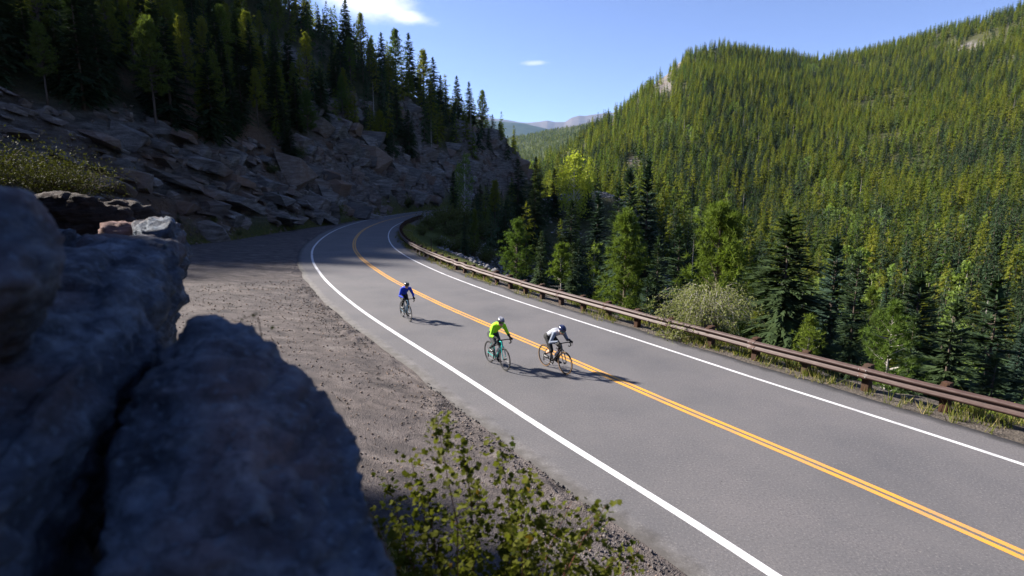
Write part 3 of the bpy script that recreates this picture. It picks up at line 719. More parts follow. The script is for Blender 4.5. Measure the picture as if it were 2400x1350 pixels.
def aspen(h, rx, nclump, nleaf, size, seed, bare=0.25):
    g = np.random.default_rng(seed)
    t = g.uniform(bare, 1.0, nclump); azm = g.uniform(0, 2 * np.pi, nclump); u = (t - bare) / (1 - bare)
    rr_ = rx * np.sin(np.pi * np.clip(u * 0.86 + 0.12, 0, 1)) ** 0.8 * np.sqrt(g.uniform(0.05, 1, nclump))
    c = np.stack([rr_ * np.cos(azm), rr_ * np.sin(azm), t * h], 1)
    p = np.repeat(c, nleaf, 0) + g.normal(0, 1, (nclump * nleaf, 3)) * np.array((0.30, 0.30, 0.26)) * rx * 0.55
    base = np.stack([0 * t, 0 * t, np.maximum(c[:, 2] - rr_ * 1.1 - 0.1, 0.1 * h)], 1)
    return leaf_quads(p, size, g), limb_tris(base, c, np.full(nclump, 0.006 * h * 0.5))
def shrub(h, r, nst, nleaf, size, seed, arch=0.4, elong=1.5):
    """many stems from one base, leaves along them"""
    g = np.random.default_rng(seed); a = g.uniform(0, 2 * np.pi, nst); rr_ = r * np.sqrt(g.uniform(0.02, 1, nst)); hh = h * g.uniform(0.55, 1.0, nst) * (1 - 0.35 * (rr_ / r) ** 2)
    tip = np.stack([rr_ * np.cos(a), rr_ * np.sin(a), hh], 1); mid = tip * np.array((0.45, 0.45, 0.62)) + g.normal(0, 0.06 * r, (nst, 3))
    b0 = np.stack([0.12 * rr_ * np.cos(a), 0.12 * rr_ * np.sin(a), 0 * a - 0.1], 1)
    w = np.full(nst, 0.008 + 0.006 * h)
    W_ = np.concatenate([limb_tris(b0, mid, w), limb_tris(mid, tip, w * 0.7)])
    s = g.uniform(0.25, 1.05, (nst, nleaf, 1)); P_ = np.where(s < 0.5, b0[:, None] + (mid - b0)[:, None] * s * 2, mid[:, None] + (tip - mid)[:, None] * (s - 0.5) * 2)
    P_ = P_ + g.normal(0, 0.10 * r + 0.02, P_.shape) * (0.3 + s)
    return leaf_quads(P_.reshape(-1, 3), size, g, 0.4, elong), W_

def tri_mesh(name, T, mat):
    V, F = tri_arr(T); return mesh_np(name, V, tris=F, mats=[mat])
class Kind:
    """one tree shape: crown and trunk meshes shared by every copy"""
    def __init__(s, name, crown, wood, leafmat, barkmat, h, trunk_r, lean=0.01, seed=0):
        s.name, s.h = name, h
        s.crown = tri_mesh(name + '_crown', crown, leafmat)
        mb = trunk_mb(h * 0.97, trunk_r, 7, lean, seed); V = np.array(mb.V)
        F = [list(f) for f in mb.F]
        if wood is not None and len(wood):
            wv, wf = tri_arr(wood); F += (wf + len(V)).tolist(); V = np.concatenate([V, wv])
        s.trunk = mesh_np(name + '_trunk', V, faces=F, mats=[barkmat], smooth=True)
    def place(s, x, y, z, h, rz, label, group, cat='tree', wide=1.0, name=None):
        k = h / s.h; o = empty(name or s.name, (x, y, z), (0, 0, rz), (k * wide, k * wide, k))
        obj('trunk', s.trunk, o); obj('crown', s.crown, o)
        return tag(o, label, cat, group)
KD = {}
def K_(name, *a, **k): KD[name] = Kind(*a, **k)
for i in range(4):
    c, w = spruce(12, 2.15 + 0.2 * i, 34, 9, 14, 100 + i, 0.28 + 0.05 * i, 0.06, 0.36); K_('spruce%d' % i, 'spruce_tree', c, w, MAT['spruce'], MAT['bark'], 12, 0.17, seed=i)
for i in range(2):
    c, w = spruce(12, 2.3, 40, 10, 16, 120 + i, 0.3, 0.06, 0.34); K_('blue%d' % i, 'spruce_tree', c, w, MAT['bluespruce'], MAT['bark'], 12, 0.17, seed=i)
c, w = spruce(9, 2.9, 34, 10, 26, 131, 0.5, 0.05, 0.26, 0.7); K_('fir', 'fir_tree', c, w, MAT['spruce'], MAT['bark'], 9, 0.16)
for i in range(3):
    c, w = pine(11, 1.9, 20, 6, 7, 13, 140 + i, 0.18 + 0.1 * i, 0.7, 0.30, 0.06); K_('lodge%d' % i, 'pine_tree', c, w, MAT['forest'], MAT['bark'], 11, 0.14, 0.012, i)
for i in range(3):
    c, w = pine(6, 1.45 + 0.25 * i, 16, 6, 9, 24, 150 + i, 0.16, 0.62, 0.21, 0.026); K_('pine%d' % i, 'pine_tree', c, w, MAT['pine'], MAT['bark'], 6, 0.11, 0.01, i)
c, w = aspen(8, 1.25, 46, 26, 0.19, 160); K_('aspen', 'aspen_tree', c, w, MAT['aspen'], MAT['aspenbark'], 8, 0.09)
c, w = aspen(7, 1.9, 60, 34, 0.22, 161, 0.15); K_('gold', 'aspen_tree', c, w, MAT['aspen_gold'], MAT['aspenbark'], 7, 0.10)

# ------------------------------------------------------------------ where trees grow
GROUPS = {}
def cand_grid(x0, x1, y0, y1, sp, seed):
    g = np.random.default_rng(seed); X, Y = np.meshgrid(np.arange(x0, x1, sp), np.arange(y0, y1, sp))
    X = X.ravel() + g.uniform(-0.48, 0.48, X.size) * sp; Y = Y.ravel() + g.uniform(-0.48, 0.48, Y.size) * sp
    return X, Y, g
# (a) dark slope over the cliff
X, Y, g = cand_grid(-175, 12, 38, 215, 3.5, 3)
Z = terrain(X, Y); P = np.stack([X, Y], 1); fl = inside(P, FLAT); dt, _ = nearest_on(P, TOED); dr, _ = nearest_on(P, RIGHTD)
px, py = project(X, Y, Z)
n1 = fbm(P3(X / 14, Y / 14), 3, 41); top = 13.5 + 7 * (n1 - 0.5) + np.clip((Y - 100) / 60, 0, 1) * 4
ok = (~fl) & (dt < dr) & (Z > top - 2.5) & (px > -500) & (px < 1260) & (Z > 9)
ok &= (n1 < 0.60) | (g.uniform(0, 1, len(X)) < 0.35)
ok &= g.uniform(0, 1, len(X)) < np.where((px > -120) & (py > -260), 0.88, 0.55)
LT = dict(x=X[ok], y=Y[ok], z=Z[ok] - 0.2, h=g.uniform(6.5, 13.5, ok.sum()) * np.interp(Y[ok], [40, 200], [1.0, 0.92]), side=np.zeros(ok.sum(), int))
# (b) valley and far slope
def right_side(x0, x1, y0, y1, sp, seed):
    X, Y, g = cand_grid(x0, x1, y0, y1, sp, seed); Z = terrain(X, Y); P = np.stack([X, Y], 1)
    px, py = project(X, Y, Z + 8)
    ok = (px > 1000) & (px < 2680) & (py > -120) & (X > 0.0 * Y - 12)
    yr = np.interp(px, RX, RY); ok &= Y < yr * 1.05
    ok &= ~((X < 6) & (Y > 195) & (Y < 300))
    nr_ = np.hypot(X, Y) < 330
    k = np.where(ok)[0]; d_ = np.full(len(X), 1e3); kk = k[nr_[k]]
    if len(kk):
        d_[kk] = nearest_on(P[kk], RIGHTD)[0]; f = inside(P[kk], FLAT); d_[kk] = np.where(f, -1, d_[kk]); dl = nearest_on(P[kk], TOED)[0]; d_[kk] = np.where((dl < d_[kk]) & (P[kk, 0] < 16), -1, d_[kk])
    ok &= d_ > 7.5
    sc2 = 0.55 * ((X > 0) & (X < 34) & (Y > 95) & (Y < 178)) + np.exp(-(((X - 24) / 12) ** 2 + ((Y - 128) / 26) ** 2)) + np.exp(-(((X - 1) / 9) ** 2 + ((Y - 66) / 18) ** 2))
    ok &= g.uniform(0, 1, len(X)) > np.clip(sc2 * 1.5, 0, 0.93)
    bx_, by_ = project(X, Y, Z); ok &= ~((bald_mask(bx_, by_, X, Y) > 0.4) & (g.uniform(0, 1, len(X)) < 0.85) & (Y > 300))
    cl_ = fbm(P3(X / 42, Y / 60), 3, 63); ok &= (cl_ < 0.66) | (g.uniform(0, 1, len(X)) < 0.35) | (Y < 250)
    return X[ok], Y[ok], Z[ok], d_[ok], g
xs = []
for args in ((-12, 260, 12, 300, 4.4, 11), (-30, 1150, 300, 1120, 6.0, 12), (260, 500, 12, 300, 5.0, 13)):
    X, Y, Z, d_, g = right_side(*args); hh = (5.5 + 10.5 * g.beta(2.2, 1.8, len(X))) * np.interp(Y, [30, 120, 300, 1000], [0.95, 1.1, 1.16, 1.1])
    # small trees close to the road, so that the valley stays in view over them
    hh = np.where(d_ < 40, hh * np.interp(d_, [7, 18, 40], [0.42, 0.72, 1.0]), hh)
    xs.append((X, Y, Z - 0.2, hh))
RT = dict(x=np.concatenate([q[0] for q in xs]), y=np.concatenate([q[1] for q in xs]), z=np.concatenate([q[2] for q in xs]), h=np.concatenate([q[3] for q in xs]))
RT['side'] = np.ones(len(RT['x']), int)
TR = {k: np.concatenate([LT[k], RT[k]]) for k in LT}
px, py = project(TR['x'], TR['y'], TR['z'] + TR['h'] * 0.6)
size = TR['h'] / TR['y']; size[(px < -30) | (px > 2430) | (py < -40) | (py > 1000)] = 0
is_l = TR['side'] == 0
own = np.zeros(len(size), bool)
for m_, n_ in ((is_l, 115), (~is_l, 125)):
    k = np.where(m_)[0]; k = k[np.argsort(-size[k])][:n_]; own[k[size[k] > 0]] = True
g = np.random.default_rng(99)
asp_n = fbm(P3(TR['x'] / 35, TR['y'] / 35), 3, 88)
ORD = ['first', 'second', 'third', 'fourth', 'fifth', 'sixth', 'seventh', 'eighth', 'ninth', 'tenth', 'eleventh', 'twelfth', 'thirteenth', 'fourteenth', 'fifteenth', 'sixteenth', 'seventeenth', 'eighteenth', 'nineteenth', 'twentieth']
def zone(i):
    x, y = px[i], py[i]
    if TR['side'][i] == 0:
        w = 'over the bush' if x < 230 else 'over the slab' if x < 420 else 'over the mid cliff' if x < 620 else 'under the cloud' if x < 850 else 'by the cliff nose'
        return w, 'from the nose', ('low in the shade' if y > np.interp(x, [0, 400, 900, 1200], [150, 190, 290, 300]) else 'high in the shade')
    w = 'by the wooded knoll' if x < 1300 else 'beside the scree' if x < 1440 else 'around the tall blue spruces' if x < 1600 else 'behind the willow' if x < 1800 else 'behind the dark fir' if x < 2000 else 'behind the forked sapling' if x < 2200 else 'towards the picture edge'
    return w, 'from the bend', 'in the valley'
todo = {}
for i in np.where(own)[0]:
    u = g.uniform(); sd_ = int(TR['side'][i])
    if sd_ == 0: kd, nm = ('spruce%d' % g.integers(4), 'dark spruce') if u < 0.6 else ('lodge%d' % g.integers(3), 'slim dark pine')
    elif u < 0.52: kd, nm = 'spruce%d' % g.integers(4), 'green spruce'
    elif u < 0.78: kd, nm = 'blue%d' % g.integers(2), 'blue-green spruce'
    elif u < 0.95: kd, nm = 'lodge%d' % g.integers(3), 'yellow-green pine'
    else: kd, nm = 'aspen', 'pale aspen'
    sz = 'tall' if TR['h'][i] > 11 else 'short' if TR['h'][i] < 8 else 'middle-sized'
    todo.setdefault((nm, sz) + zone(i), []).append((i, kd))
for (nm, sz, w, frm, tier), L_ in todo.items():
    L_.sort(key=lambda q: px[q[0]] * (-1 if frm == 'from the nose' else 1))
    for k, (i, kd) in enumerate(L_):
        lab = '%s %s %s %s' % (sz, nm, tier, w) + ('' if len(L_) == 1 else ', %s %s' % (ORD[k] if k < 20 else 'a later one', frm))
        KD[kd].place(TR['x'][i], TR['y'][i], TR['z'][i], TR['h'][i], g.uniform(0, 6.28), lab, 'trees on the shaded slope' if TR['side'][i] == 0 else 'trees in the valley', wide=g.uniform(0.85, 1.25))

# ------------------------------------------------------------------ the far wood: one mass of instanced trees
def proto(name, crown, wood_h, wood_r, leafmat, barkmat, extra=None):
    V, F = tri_arr(crown); mb = MB().tube([(0, 0, -0.4), (0, 0, wood_h * 0.5), (0, 0, wood_h)], [wood_r, wood_r * 0.6, 0.01], 5, cap=False)
    tv = np.array(mb.V); tf = [list(f) for f in mb.F]
    if extra is not None: ev, ef = tri_arr(extra); tf += (ef + len(tv)).tolist(); tv = np.concatenate([tv, ev])
    faces = F.tolist() + [[i + len(V) for i in f] for f in tf]
    me = mesh_np(name, np.concatenate([V, tv]), faces=faces, mats=[leafmat, barkmat], mat_idx=[0] * len(F) + [1] * len(tf))
    return bpy.data.objects.new(name, me)
PR = []
for i in range(3):
    c, w = spruce(10, 2.1, 15, 7, 5, 200 + i, 0.3, 0.05, 0.55, 0.85, 0.7); PR.append(proto('forest_spruce', c, 9.5, 0.13, MAT['spruce'], MAT['bark']))
for i in range(4):
    c, w = spruce(10, 1.7 + 0.12 * i, 13, 7, 5, 210 + i, 0.12, 0.12, 0.62, 0.62, 0.75); PR.append(proto('forest_pine', c, 9.5, 0.13, MAT['forest'], MAT['bark']))
c, w = aspen(8, 1.6, 22, 9, 0.55, 220, 0.2); PR.append(proto('forest_aspen', c, 7.5, 0.1, MAT['aspen'], MAT['aspenbark']))
c, w = spruce(10, 0.9, 9, 4, 2, 221, 0.2, 0.3, 0.3); PR.append(proto('forest_snag', c[:6], 10, 0.13, MAT['greybark'], MAT['greybark'], w))
def scatter(name, P, rz, sc, kind, protos):
    me = bpy.data.meshes.new(name); me.from_pydata(np.asarray(P).tolist(), [], [])
    for nm, ty, vals in (('rz', 'FLOAT_VECTOR', np.stack([0 * rz, 0 * rz, rz], 1)), ('sc', 'FLOAT_VECTOR', sc)):
        a = me.attributes.new(nm, ty, 'POINT'); a.data.foreach_set('vector', np.asarray(vals, np.float32).ravel())
    a = me.attributes.new('kind', 'INT', 'POINT'); a.data.foreach_set('value', np.asarray(kind, np.int32))
    o = obj(name, me)
    ng_ = bpy.data.node_groups.new(name, 'GeometryNodeTree')
    ng_.interface.new_socket('Geometry', in_out='INPUT', socket_type='NodeSocketGeometry'); ng_.interface.new_socket('Geometry', in_out='OUTPUT', socket_type='NodeSocketGeometry')
    n, l = ng_.nodes, ng_.links; gi_, go = n.new('NodeGroupInput'), n.new('NodeGroupOutput'); jn = n.new('GeometryNodeJoinGeometry')
    def na(nm, ty):
        q = n.new('GeometryNodeInputNamedAttribute'); q.data_type = ty; q.inputs['Name'].default_value = nm
        return next(o_ for o_ in q.outputs if o_.enabled and o_.name == 'Attribute')
    ka, ra, sa = na('kind', 'INT'), na('rz', 'FLOAT_VECTOR'), na('sc', 'FLOAT_VECTOR')
    for k, pr in enumerate(protos):
        cm = n.new('FunctionNodeCompare'); cm.data_type = 'INT'; cm.operation = 'EQUAL'
        ia = [s_ for s_ in cm.inputs if s_.enabled and s_.name in 'AB']; l.new(ka, ia[0]); ia[1].default_value = k
        ob = n.new('GeometryNodeObjectInfo'); ob.inputs['Object'].default_value = pr; ob.inputs['As Instance'].default_value = True
        ip = n.new('GeometryNodeInstanceOnPoints'); l.new(gi_.outputs[0], ip.inputs['Points']); l.new(cm.outputs[0], ip.inputs['Selection'])
        l.new(ob.outputs['Geometry'], ip.inputs['Instance']); l.new(ra, ip.inputs['Rotation']); l.new(sa, ip.inputs['Scale'])
        l.new(ip.outputs[0], jn.inputs[0])
    l.new(jn.outputs[0], go.inputs[0])
    md = o.modifiers.new('scatter', 'NODES'); md.node_group = ng_
    return o
# hill beyond the valley head, blue ridge and bare mountain far behind
def far_sheet(name, sky_pts, Yr, Y0, z0, mat, rough_, seed, nx=220, ny=50, x0=900, x1=1650):
    xs_ = np.linspace(x0, x1, nx); ys_ = np.interp(xs_, [p[0] for p in sky_pts], [p[1] for p in sky_pts]); V = []
    for j in range(ny):
        u = j / (ny - 1) * 1.25; Yj = Y0 + (Yr - Y0) * min(u, 1.0) + (Yr - Y0) * max(u - 1, 0) * 1.5
        for i in range(nx):
            top = at(xs_[i], ys_[i], Yr); X_ = (xs_[i] - 1200) / F_PX * Yj
            z = z0 + (top[2] - z0) * min(u, 1.0) ** 1.0 - max(u - 1, 0) * 0.6 * (top[2] - z0); V.append((X_, Yj, z))
    V = np.array(V); V[:, 2] += rough_ * (fbm(P3(V[:, 0] / (Yr * 0.07), V[:, 1] / (Yr * 0.1)), 4, seed) - 0.5) * 2
    i = (np.arange(ny - 1)[:, None] * nx + np.arange(nx - 1)[None]).ravel()
    o = obj(name, mesh_np(name, V, quads=np.stack([i, i + 1, i + nx + 1, i + nx], 1), mats=[mat], smooth=True)); tag(o, kind='structure')
    return o, V.reshape(ny, nx, 3)
def m_far(name, a, b, sc):
    t = NT(name); p = t.pos(); n = t.noise(t.map(p, (1, 0.5, 2)), sc, 8, 0.7); return t.bsdf(t.ramp(n, [(0.35, a), (0.65, b)]), 0.95, None, 0.05)
_, FH = far_sheet('far_hill', [(900, 420), (1150, 345), (1195, 324), (1260, 307), (1330, 293), (1400, 281), (1460, 262), (1650, 200)], 3600, 1300, -40, m_far('far_hill_ground', (0.03, 0.04, 0.015), (0.07, 0.08, 0.03), 0.01), 26, 301)
far_sheet('distant_ridge', [(900, 250), (1140, 281), (1180, 285), (1230, 291), (1280, 301), (1330, 318), (1400, 345), (1650, 420)], 13000, 7000, -60, m_far('distant_forest', (0.018, 0.030, 0.018), (0.045, 0.058, 0.03), 0.004), 50, 302)
far_sheet('distant_mountain', [(900, 255), (1100, 270), (1165, 278), (1190, 280), (1215, 285), (1235, 287), (1262, 284), (1280, 281), (1297, 285), (1320, 285), (1335, 275), (1352, 270.5), (1365, 271.5), (1400, 266), (1430, 263), (1480, 262), (1650, 240)], 22000, 15000, 100, m_far('bare_mountain', (0.075, 0.057, 0.047), (0.135, 0.105, 0.088), 0.0008), 30, 303)
g = np.random.default_rng(5)
nf = 9000; u_ = g.uniform(0.05, 1.0, nf); w_ = g.uniform(0.2, 0.9, nf)
a_ = u_ / 1.25 * (FH.shape[0] - 1); b_ = w_ * (FH.shape[1] - 1); ai, bi = a_.astype(int), b_.astype(int); fa, fb = (a_ - ai)[:, None], (b_ - bi)[:, None]
bi = np.minimum(bi, FH.shape[1] - 2)
fp = (FH[ai, bi] * (1 - fa) * (1 - fb) + FH[ai + 1, bi] * fa * (1 - fb) + FH[ai, bi + 1] * (1 - fa) * fb + FH[ai + 1, bi + 1] * fa * fb)
rest = np.where(~own)[0]; g = np.random.default_rng(6)
hr = TR['h'][rest]; kd = np.where(TR['side'][rest] == 0, g.integers(0, 7, len(rest)), np.where(g.uniform(0, 1, len(rest)) < np.clip(np.interp(TR['y'][rest], [60, 350, 700], [0.62, 0.24, 0.12]) + 1.6 * (fbm(P3(TR['x'][rest] / 70, TR['y'][rest] / 90), 3, 65) - 0.5) + np.interp(TR['x'][rest] / TR['y'][rest], [0.6, 0.95], [0, 0.25]), 0.03, 0.95), g.integers(0, 3, len(rest)), g.integers(3, 7, len(rest))))
an = asp_n[rest] + np.interp(TR['y'][rest], [60, 220, 420], [-0.02, 0.0, -0.12])
kd = np.where((TR['side'][rest] == 1) & (an > 0.655) & (g.uniform(0, 1, len(rest)) < 0.8), 7, kd); kd = np.where(g.uniform(0, 1, len(rest)) < 0.012, 8, kd)
wdt = g.uniform(0.80, 1.22, len(rest)); k10 = hr / 10
scl = np.stack([k10 * wdt, k10 * wdt, k10 * np.where(kd == 7, 0.95, 1)], 1)
hf = g.uniform(10, 17, nf) / 10
PP = np.concatenate([np.stack([TR['x'][rest], TR['y'][rest], TR['z'][rest]], 1), fp]); SC = np.concatenate([scl, np.stack([hf * 1.5, hf * 1.5, hf], 1)])
KK = np.concatenate([kd, g.integers(2, 7, nf)])
forest = scatter('conifer_forest', PP, g.uniform(0, 6.28, len(PP)), SC, KK, PR)
tag(forest, 'dense mass of conifers covering the slopes on both sides of the valley', 'forest', kind='stuff')
print('TREES', len(PP), own.sum())

def m_pink():
    t = NT('pinkish_rock'); p = t.pos(); n = t.noise(t.map(p, (2, 2, 8)), 3, 6, 0.65); return t.bsdf(t.ramp(n, [(0.3, (0.07, 0.038, 0.032)), (0.55, (0.16, 0.095, 0.085)), (0.75, (0.26, 0.18, 0.17))]), 0.9, t.bump(n, 0.8, 0.03), 0.15)
MAT['pinkrock'] = m_pink()
def m_ledge():
    t = NT('ledge_rock'); p = t.pos(); n = t.noise(t.map(p, (1.2, 1.2, 7), (R(8), R(14), 0)), 2.2, 7, 0.68); f = t.noise(p, 16, 5, 0.7); c = t.ramp(n, [(0.3, (0.020, 0.016, 0.015)), (0.5, (0.052, 0.040, 0.036)), (0.66, (0.085, 0.072, 0.068)), (0.8, (0.15, 0.14, 0.14))]); c = t.mix(t.ramp(f, [(0.3, 0.6), (0.5, 0.0)]), c, (0.015, 0.014, 0.014)); return t.bsdf(c, 0.9, t.bump(t.math('ADD', t.math('MULTIPLY', n, 2.0), f), 0.9, 0.06), 0.15)
MAT['ledge'] = m_ledge()
# ------------------------------------------------------------------ remeshed solids (boulders, bodies)
TMP = bpy.data.scenes.new('tmp')
def remeshed(V, F, voxel, smooth_it=0):
    me = bpy.data.meshes.new('tmp'); me.from_pydata([tuple(v) for v in V], [], F)
    o = bpy.data.objects.new('tmp', me); TMP.collection.objects.link(o)
    r_ = o.modifiers.new('r', 'REMESH'); r_.mode = 'VOXEL'; r_.voxel_size = voxel
    if smooth_it:
        s_ = o.modifiers.new('s', 'SMOOTH'); s_.factor = 0.5; s_.iterations = smooth_it
    vl = TMP.view_layers[0]; vl.update(); dg = vl.depsgraph; dg.update()
    em = o.evaluated_get(dg).to_mesh()
    v = np.empty(len(em.vertices) * 3, np.float32); em.vertices.foreach_get('co', v); nrm = np.empty(len(em.vertices) * 3, np.float32); em.vertices.foreach_get('normal', nrm)
    f = np.empty(len(em.loops), np.int32); em.loops.foreach_get('vertex_index', f); lt = np.empty(len(em.polygons), np.int32); em.polygons.foreach_get('loop_total', lt)
    o.evaluated_get(dg).to_mesh_clear(); bpy.data.objects.remove(o); bpy.data.meshes.remove(me)
    assert (lt == 4).all() or len(set(lt)) >= 1
    if (lt == 4).all(): return v.reshape(-1, 3).astype(float), nrm.reshape(-1, 3).astype(float), f.reshape(-1, 4)
    out, k = [], 0
    for n_ in lt: out.append(f[k:k + n_].tolist()); k += n_
    return v.reshape(-1, 3).astype(float), nrm.reshape(-1, 3).astype(float), out
def hull(pts):
    bm = bmesh.new()
    for p in pts: bm.verts.new(tuple(p))
    r_ = bmesh.ops.convex_hull(bm, input=bm.verts[:])
    bmesh.ops.delete(bm, geom=[v for v in bm.verts if not v.link_faces], context='VERTS'); bm.verts.index_update()
    V = [v.co.copy() for v in bm.verts]; F = [[v.index for v in f.verts] for f in bm.faces]; bm.free()
    return V, F
def boulder(name, pts, voxel, amp, seed, mat, strata=0.5, origin=None):
    V, F = hull(pts); v, n, f = remeshed(V, F, voxel, 1)
    o_ = np.asarray(origin if origin is not None else v.mean(0)); size_ = np.ptp(v, 0).max()
    a = fbm(v / (size_ * 0.33), 4, seed) - 0.5; b = fbm(v / (size_ * 0.09) * np.array((1, 1, 2.2)), 4, seed + 9, 0.6) - 0.5; c = fbm(v / (size_ * 0.025), 3, seed + 19) - 0.5
    # layered ledges: bedding leans down to the right
    ph = (v @ np.array((0.30, -0.18, 0.94))) / (size_ * 0.11) + 1.8 * a; st = (ph - np.floor(ph)); st = sstep(0.0, 0.35, st) - 0.5
    cr = (1 - 2 * np.abs(fbm(v / (size_ * 0.22) * np.array((1, 1, 1.7)) + 9.1, 3, seed + 29) - 0.5)) ** 14; cells = np.floor(fbm(v / (size_ * 0.3) + 3.3, 2, seed + 39) * 9) / 9 - 0.5
    v = v + n * (amp * (1.3 * a + 1.4 * np.abs(b) * 2 - 0.1 + 0.5 * c + strata * 0.6 * st - 0.7 * cr + 2.0 * cells))[:, None]
    me = mesh_np(name, v - o_, quads=f if isinstance(f, np.ndarray) else None, faces=None if isinstance(f, np.ndarray) else f, mats=[mat], smooth=True)
    return obj(name, me, loc=tuple(o_))
def pt(*q): return at(*q)
A_ = [pt(440, 748, 2.6), pt(500, 738, 2.7), pt(545, 755, 2.7), pt(600, 785, 2.6), pt(690, 860, 2.45), pt(770, 940, 2.3), pt(835, 1020, 2.15), pt(868, 1150, 1.9), pt(935, 1350, 1.6),
      pt(405, 800, 2.5), pt(335, 920, 2.2), pt(275, 1050, 1.9), pt(225, 1350, 1.45), pt(560, 1000, 1.9), pt(600, 1200, 1.55), pt(230, 1750, 1.25), pt(1010, 1700, 1.35),
      pt(690, 1010, 3.0), pt(790, 1200, 2.6), pt(500, 830, 3.2), pt(430, 900, 3.0), pt(880, 1700, 2.2), pt(350, 1750, 2.3)]
tag(boulder('boulder', A_, 0.02, 0.05, 401, MAT['boulder']), 'big blue-grey boulder with a rounded tip leaning in front of the pull-out', 'boulder')
B_ = [pt(-150, 690, 2.2), pt(60, 640, 2.9), pt(180, 592, 3.7), pt(245, 560, 4.4), pt(330, 553, 4.6), pt(405, 556, 4.6), pt(424, 575, 4.5), pt(424, 660, 4.25), pt(384, 735, 3.3), pt(330, 835, 2.6), pt(250, 965, 2.0),
      pt(120, 1120, 1.55), pt(0, 1215, 1.3), pt(-150, 1300, 1.1), pt(150, 880, 1.9), pt(220, 720, 2.5)]
B_ += [p + np.array((-0.25, 0.15, -0.75)) for p in B_[7:14]] + [p + np.array((-0.1, 0.1, -0.9)) for p in B_[:6]]
tag(boulder('boulder', B_, 0.026, 0.075, 411, MAT['boulder'], 0.9), 'long flat dark slab with a square outer end, split off by a black crack', 'boulder')
C_ = [pt(-200, 425, 1.8), pt(0, 432, 1.9), pt(70, 446, 2.0), pt(125, 490, 2.1), pt(158, 560, 2.0), pt(150, 640, 1.9), pt(60, 665, 1.6), pt(-200, 690, 1.4), pt(-200, 900, 1.6), pt(60, 900, 2.2), pt(-100, 440, 2.6), pt(60, 470, 2.7)]
tag(boulder('boulder', C_, 0.025, 0.028, 421, MAT['boulder'], 0.3), 'dark rounded boulder at the picture edge under the yellow-green bush', 'boulder')
def ledge(poly, Y, dep, seed, mat, label, amp=0.07):
    """rock with the outline poly (photo pixels) at distance Y, running back dep metres"""
    g = np.random.default_rng(seed); P_ = []
    for (x, y, dY) in poly:
        p = at(x, y, Y + dY); P_.append(p + g.normal(0, 0.02, 3)); P_.append(np.array((p[0] * (1 + dep / (Y + dY)), p[1] + dep, p[2] - 0.12)) + g.normal(0, 0.04, 3))
    return tag(boulder('rock_ledge', P_, 0.045, amp, seed, mat, 1.6), label, 'rock')
ledge([(80, 462, 0), (180, 458, 0), (300, 486, .3), (318, 520, .3), (300, 620, .1), (80, 640, 0)], 7.6, 1.4, 431, MAT['ledge'], 'brown layered rock ledge below the yellow-green bushes')
ledge([(232, 478, 0), (300, 470, .2), (352, 500, .4), (372, 520, .5), (360, 600, .3), (232, 600, 0)], 8.8, 1.5, 432, MAT['ledge'], 'grey layered rock ledge behind the pink-topped slab')
ledge([(228, 524, .2), (270, 514, .3), (340, 532, .4), (378, 552, .5), (372, 574, .5), (240, 556, .1)], 6.1, 0.9, 433, MAT['pinkrock'], 'reddish slab with a pinkish top resting behind the long dark slab', 0.035)
ledge([(330, 528, .2), (392, 520, .3), (426, 552, .4), (430, 640, .4), (400, 690, .3), (330, 660, 0)], 5.4, 1.1, 434, MAT['boulder'], 'dark rock at the outer end of the ledge, over the pull-out')
ledge([(60, 560, 0), (150, 545, .2), (235, 590, .4), (240, 660, .3), (60, 700, 0)], 4.8, 0.9, 435, MAT['boulder'], 'dark rock wedged between the rounded boulder and the long slab')

# ------------------------------------------------------------------ loose slabs and blocks of the cliff (parts of the ground)
def rock_mesh(name, dims, seed, n=15, mat=None):
    g = np.random.default_rng(seed); P_ = g.uniform(-1, 1, (n, 3)); P_ = np.sign(P_) * np.abs(P_) ** 0.45 * np.array(dims) * 0.5
    V, F = hull(P_); return mesh_np(name, V, faces=F, mats=[mat or MAT['rock']])
SLAB = [rock_mesh('rock_slab', (3.1, 1.8, 0.58), 500 + i, 20) for i in range(8)] + [rock_mesh('rock_block', (1.7, 1.4, 1.2), 520 + i, 15) for i in range(6)]
g = np.random.default_rng(55); n_try = 9000
X = g.uniform(-75, 10, n_try); Y = g.uniform(40, 208, n_try); P = np.stack([X, Y], 1); Z = terrain(X, Y); fl = inside(P, FLAT)
dt, _ = nearest_on(P, TOED); dr, _ = nearest_on(P, RIGHTD); e = np.minimum(dt, dr); hsd = (~fl) & (dt < dr)
rk_ = rock_mask(X, Y, Z, e, hsd); px, py = project(X, Y, Z)
k = np.where((rk_ > 0.5) & (px > 120) & (px < 1230) & (py > 150) & (dt < 28) & ((fbm(P3(X / 18, Y / 18), 3, 51) < 0.53) | (g.uniform(0, 1, len(X)) < 0.25)))[0]
w_ = 1.0 / np.maximum(Y[k], 30) ** 0.6 * np.where(Y[k] > 88, 1.6, 1.0); w_ /= w_.sum(); k = g.choice(k, min(290, len(k)), replace=False, p=w_)
BED = Matrix.Rotation(R(17), 3, 'Y') @ Matrix.Rotation(R(-12), 3, 'X')
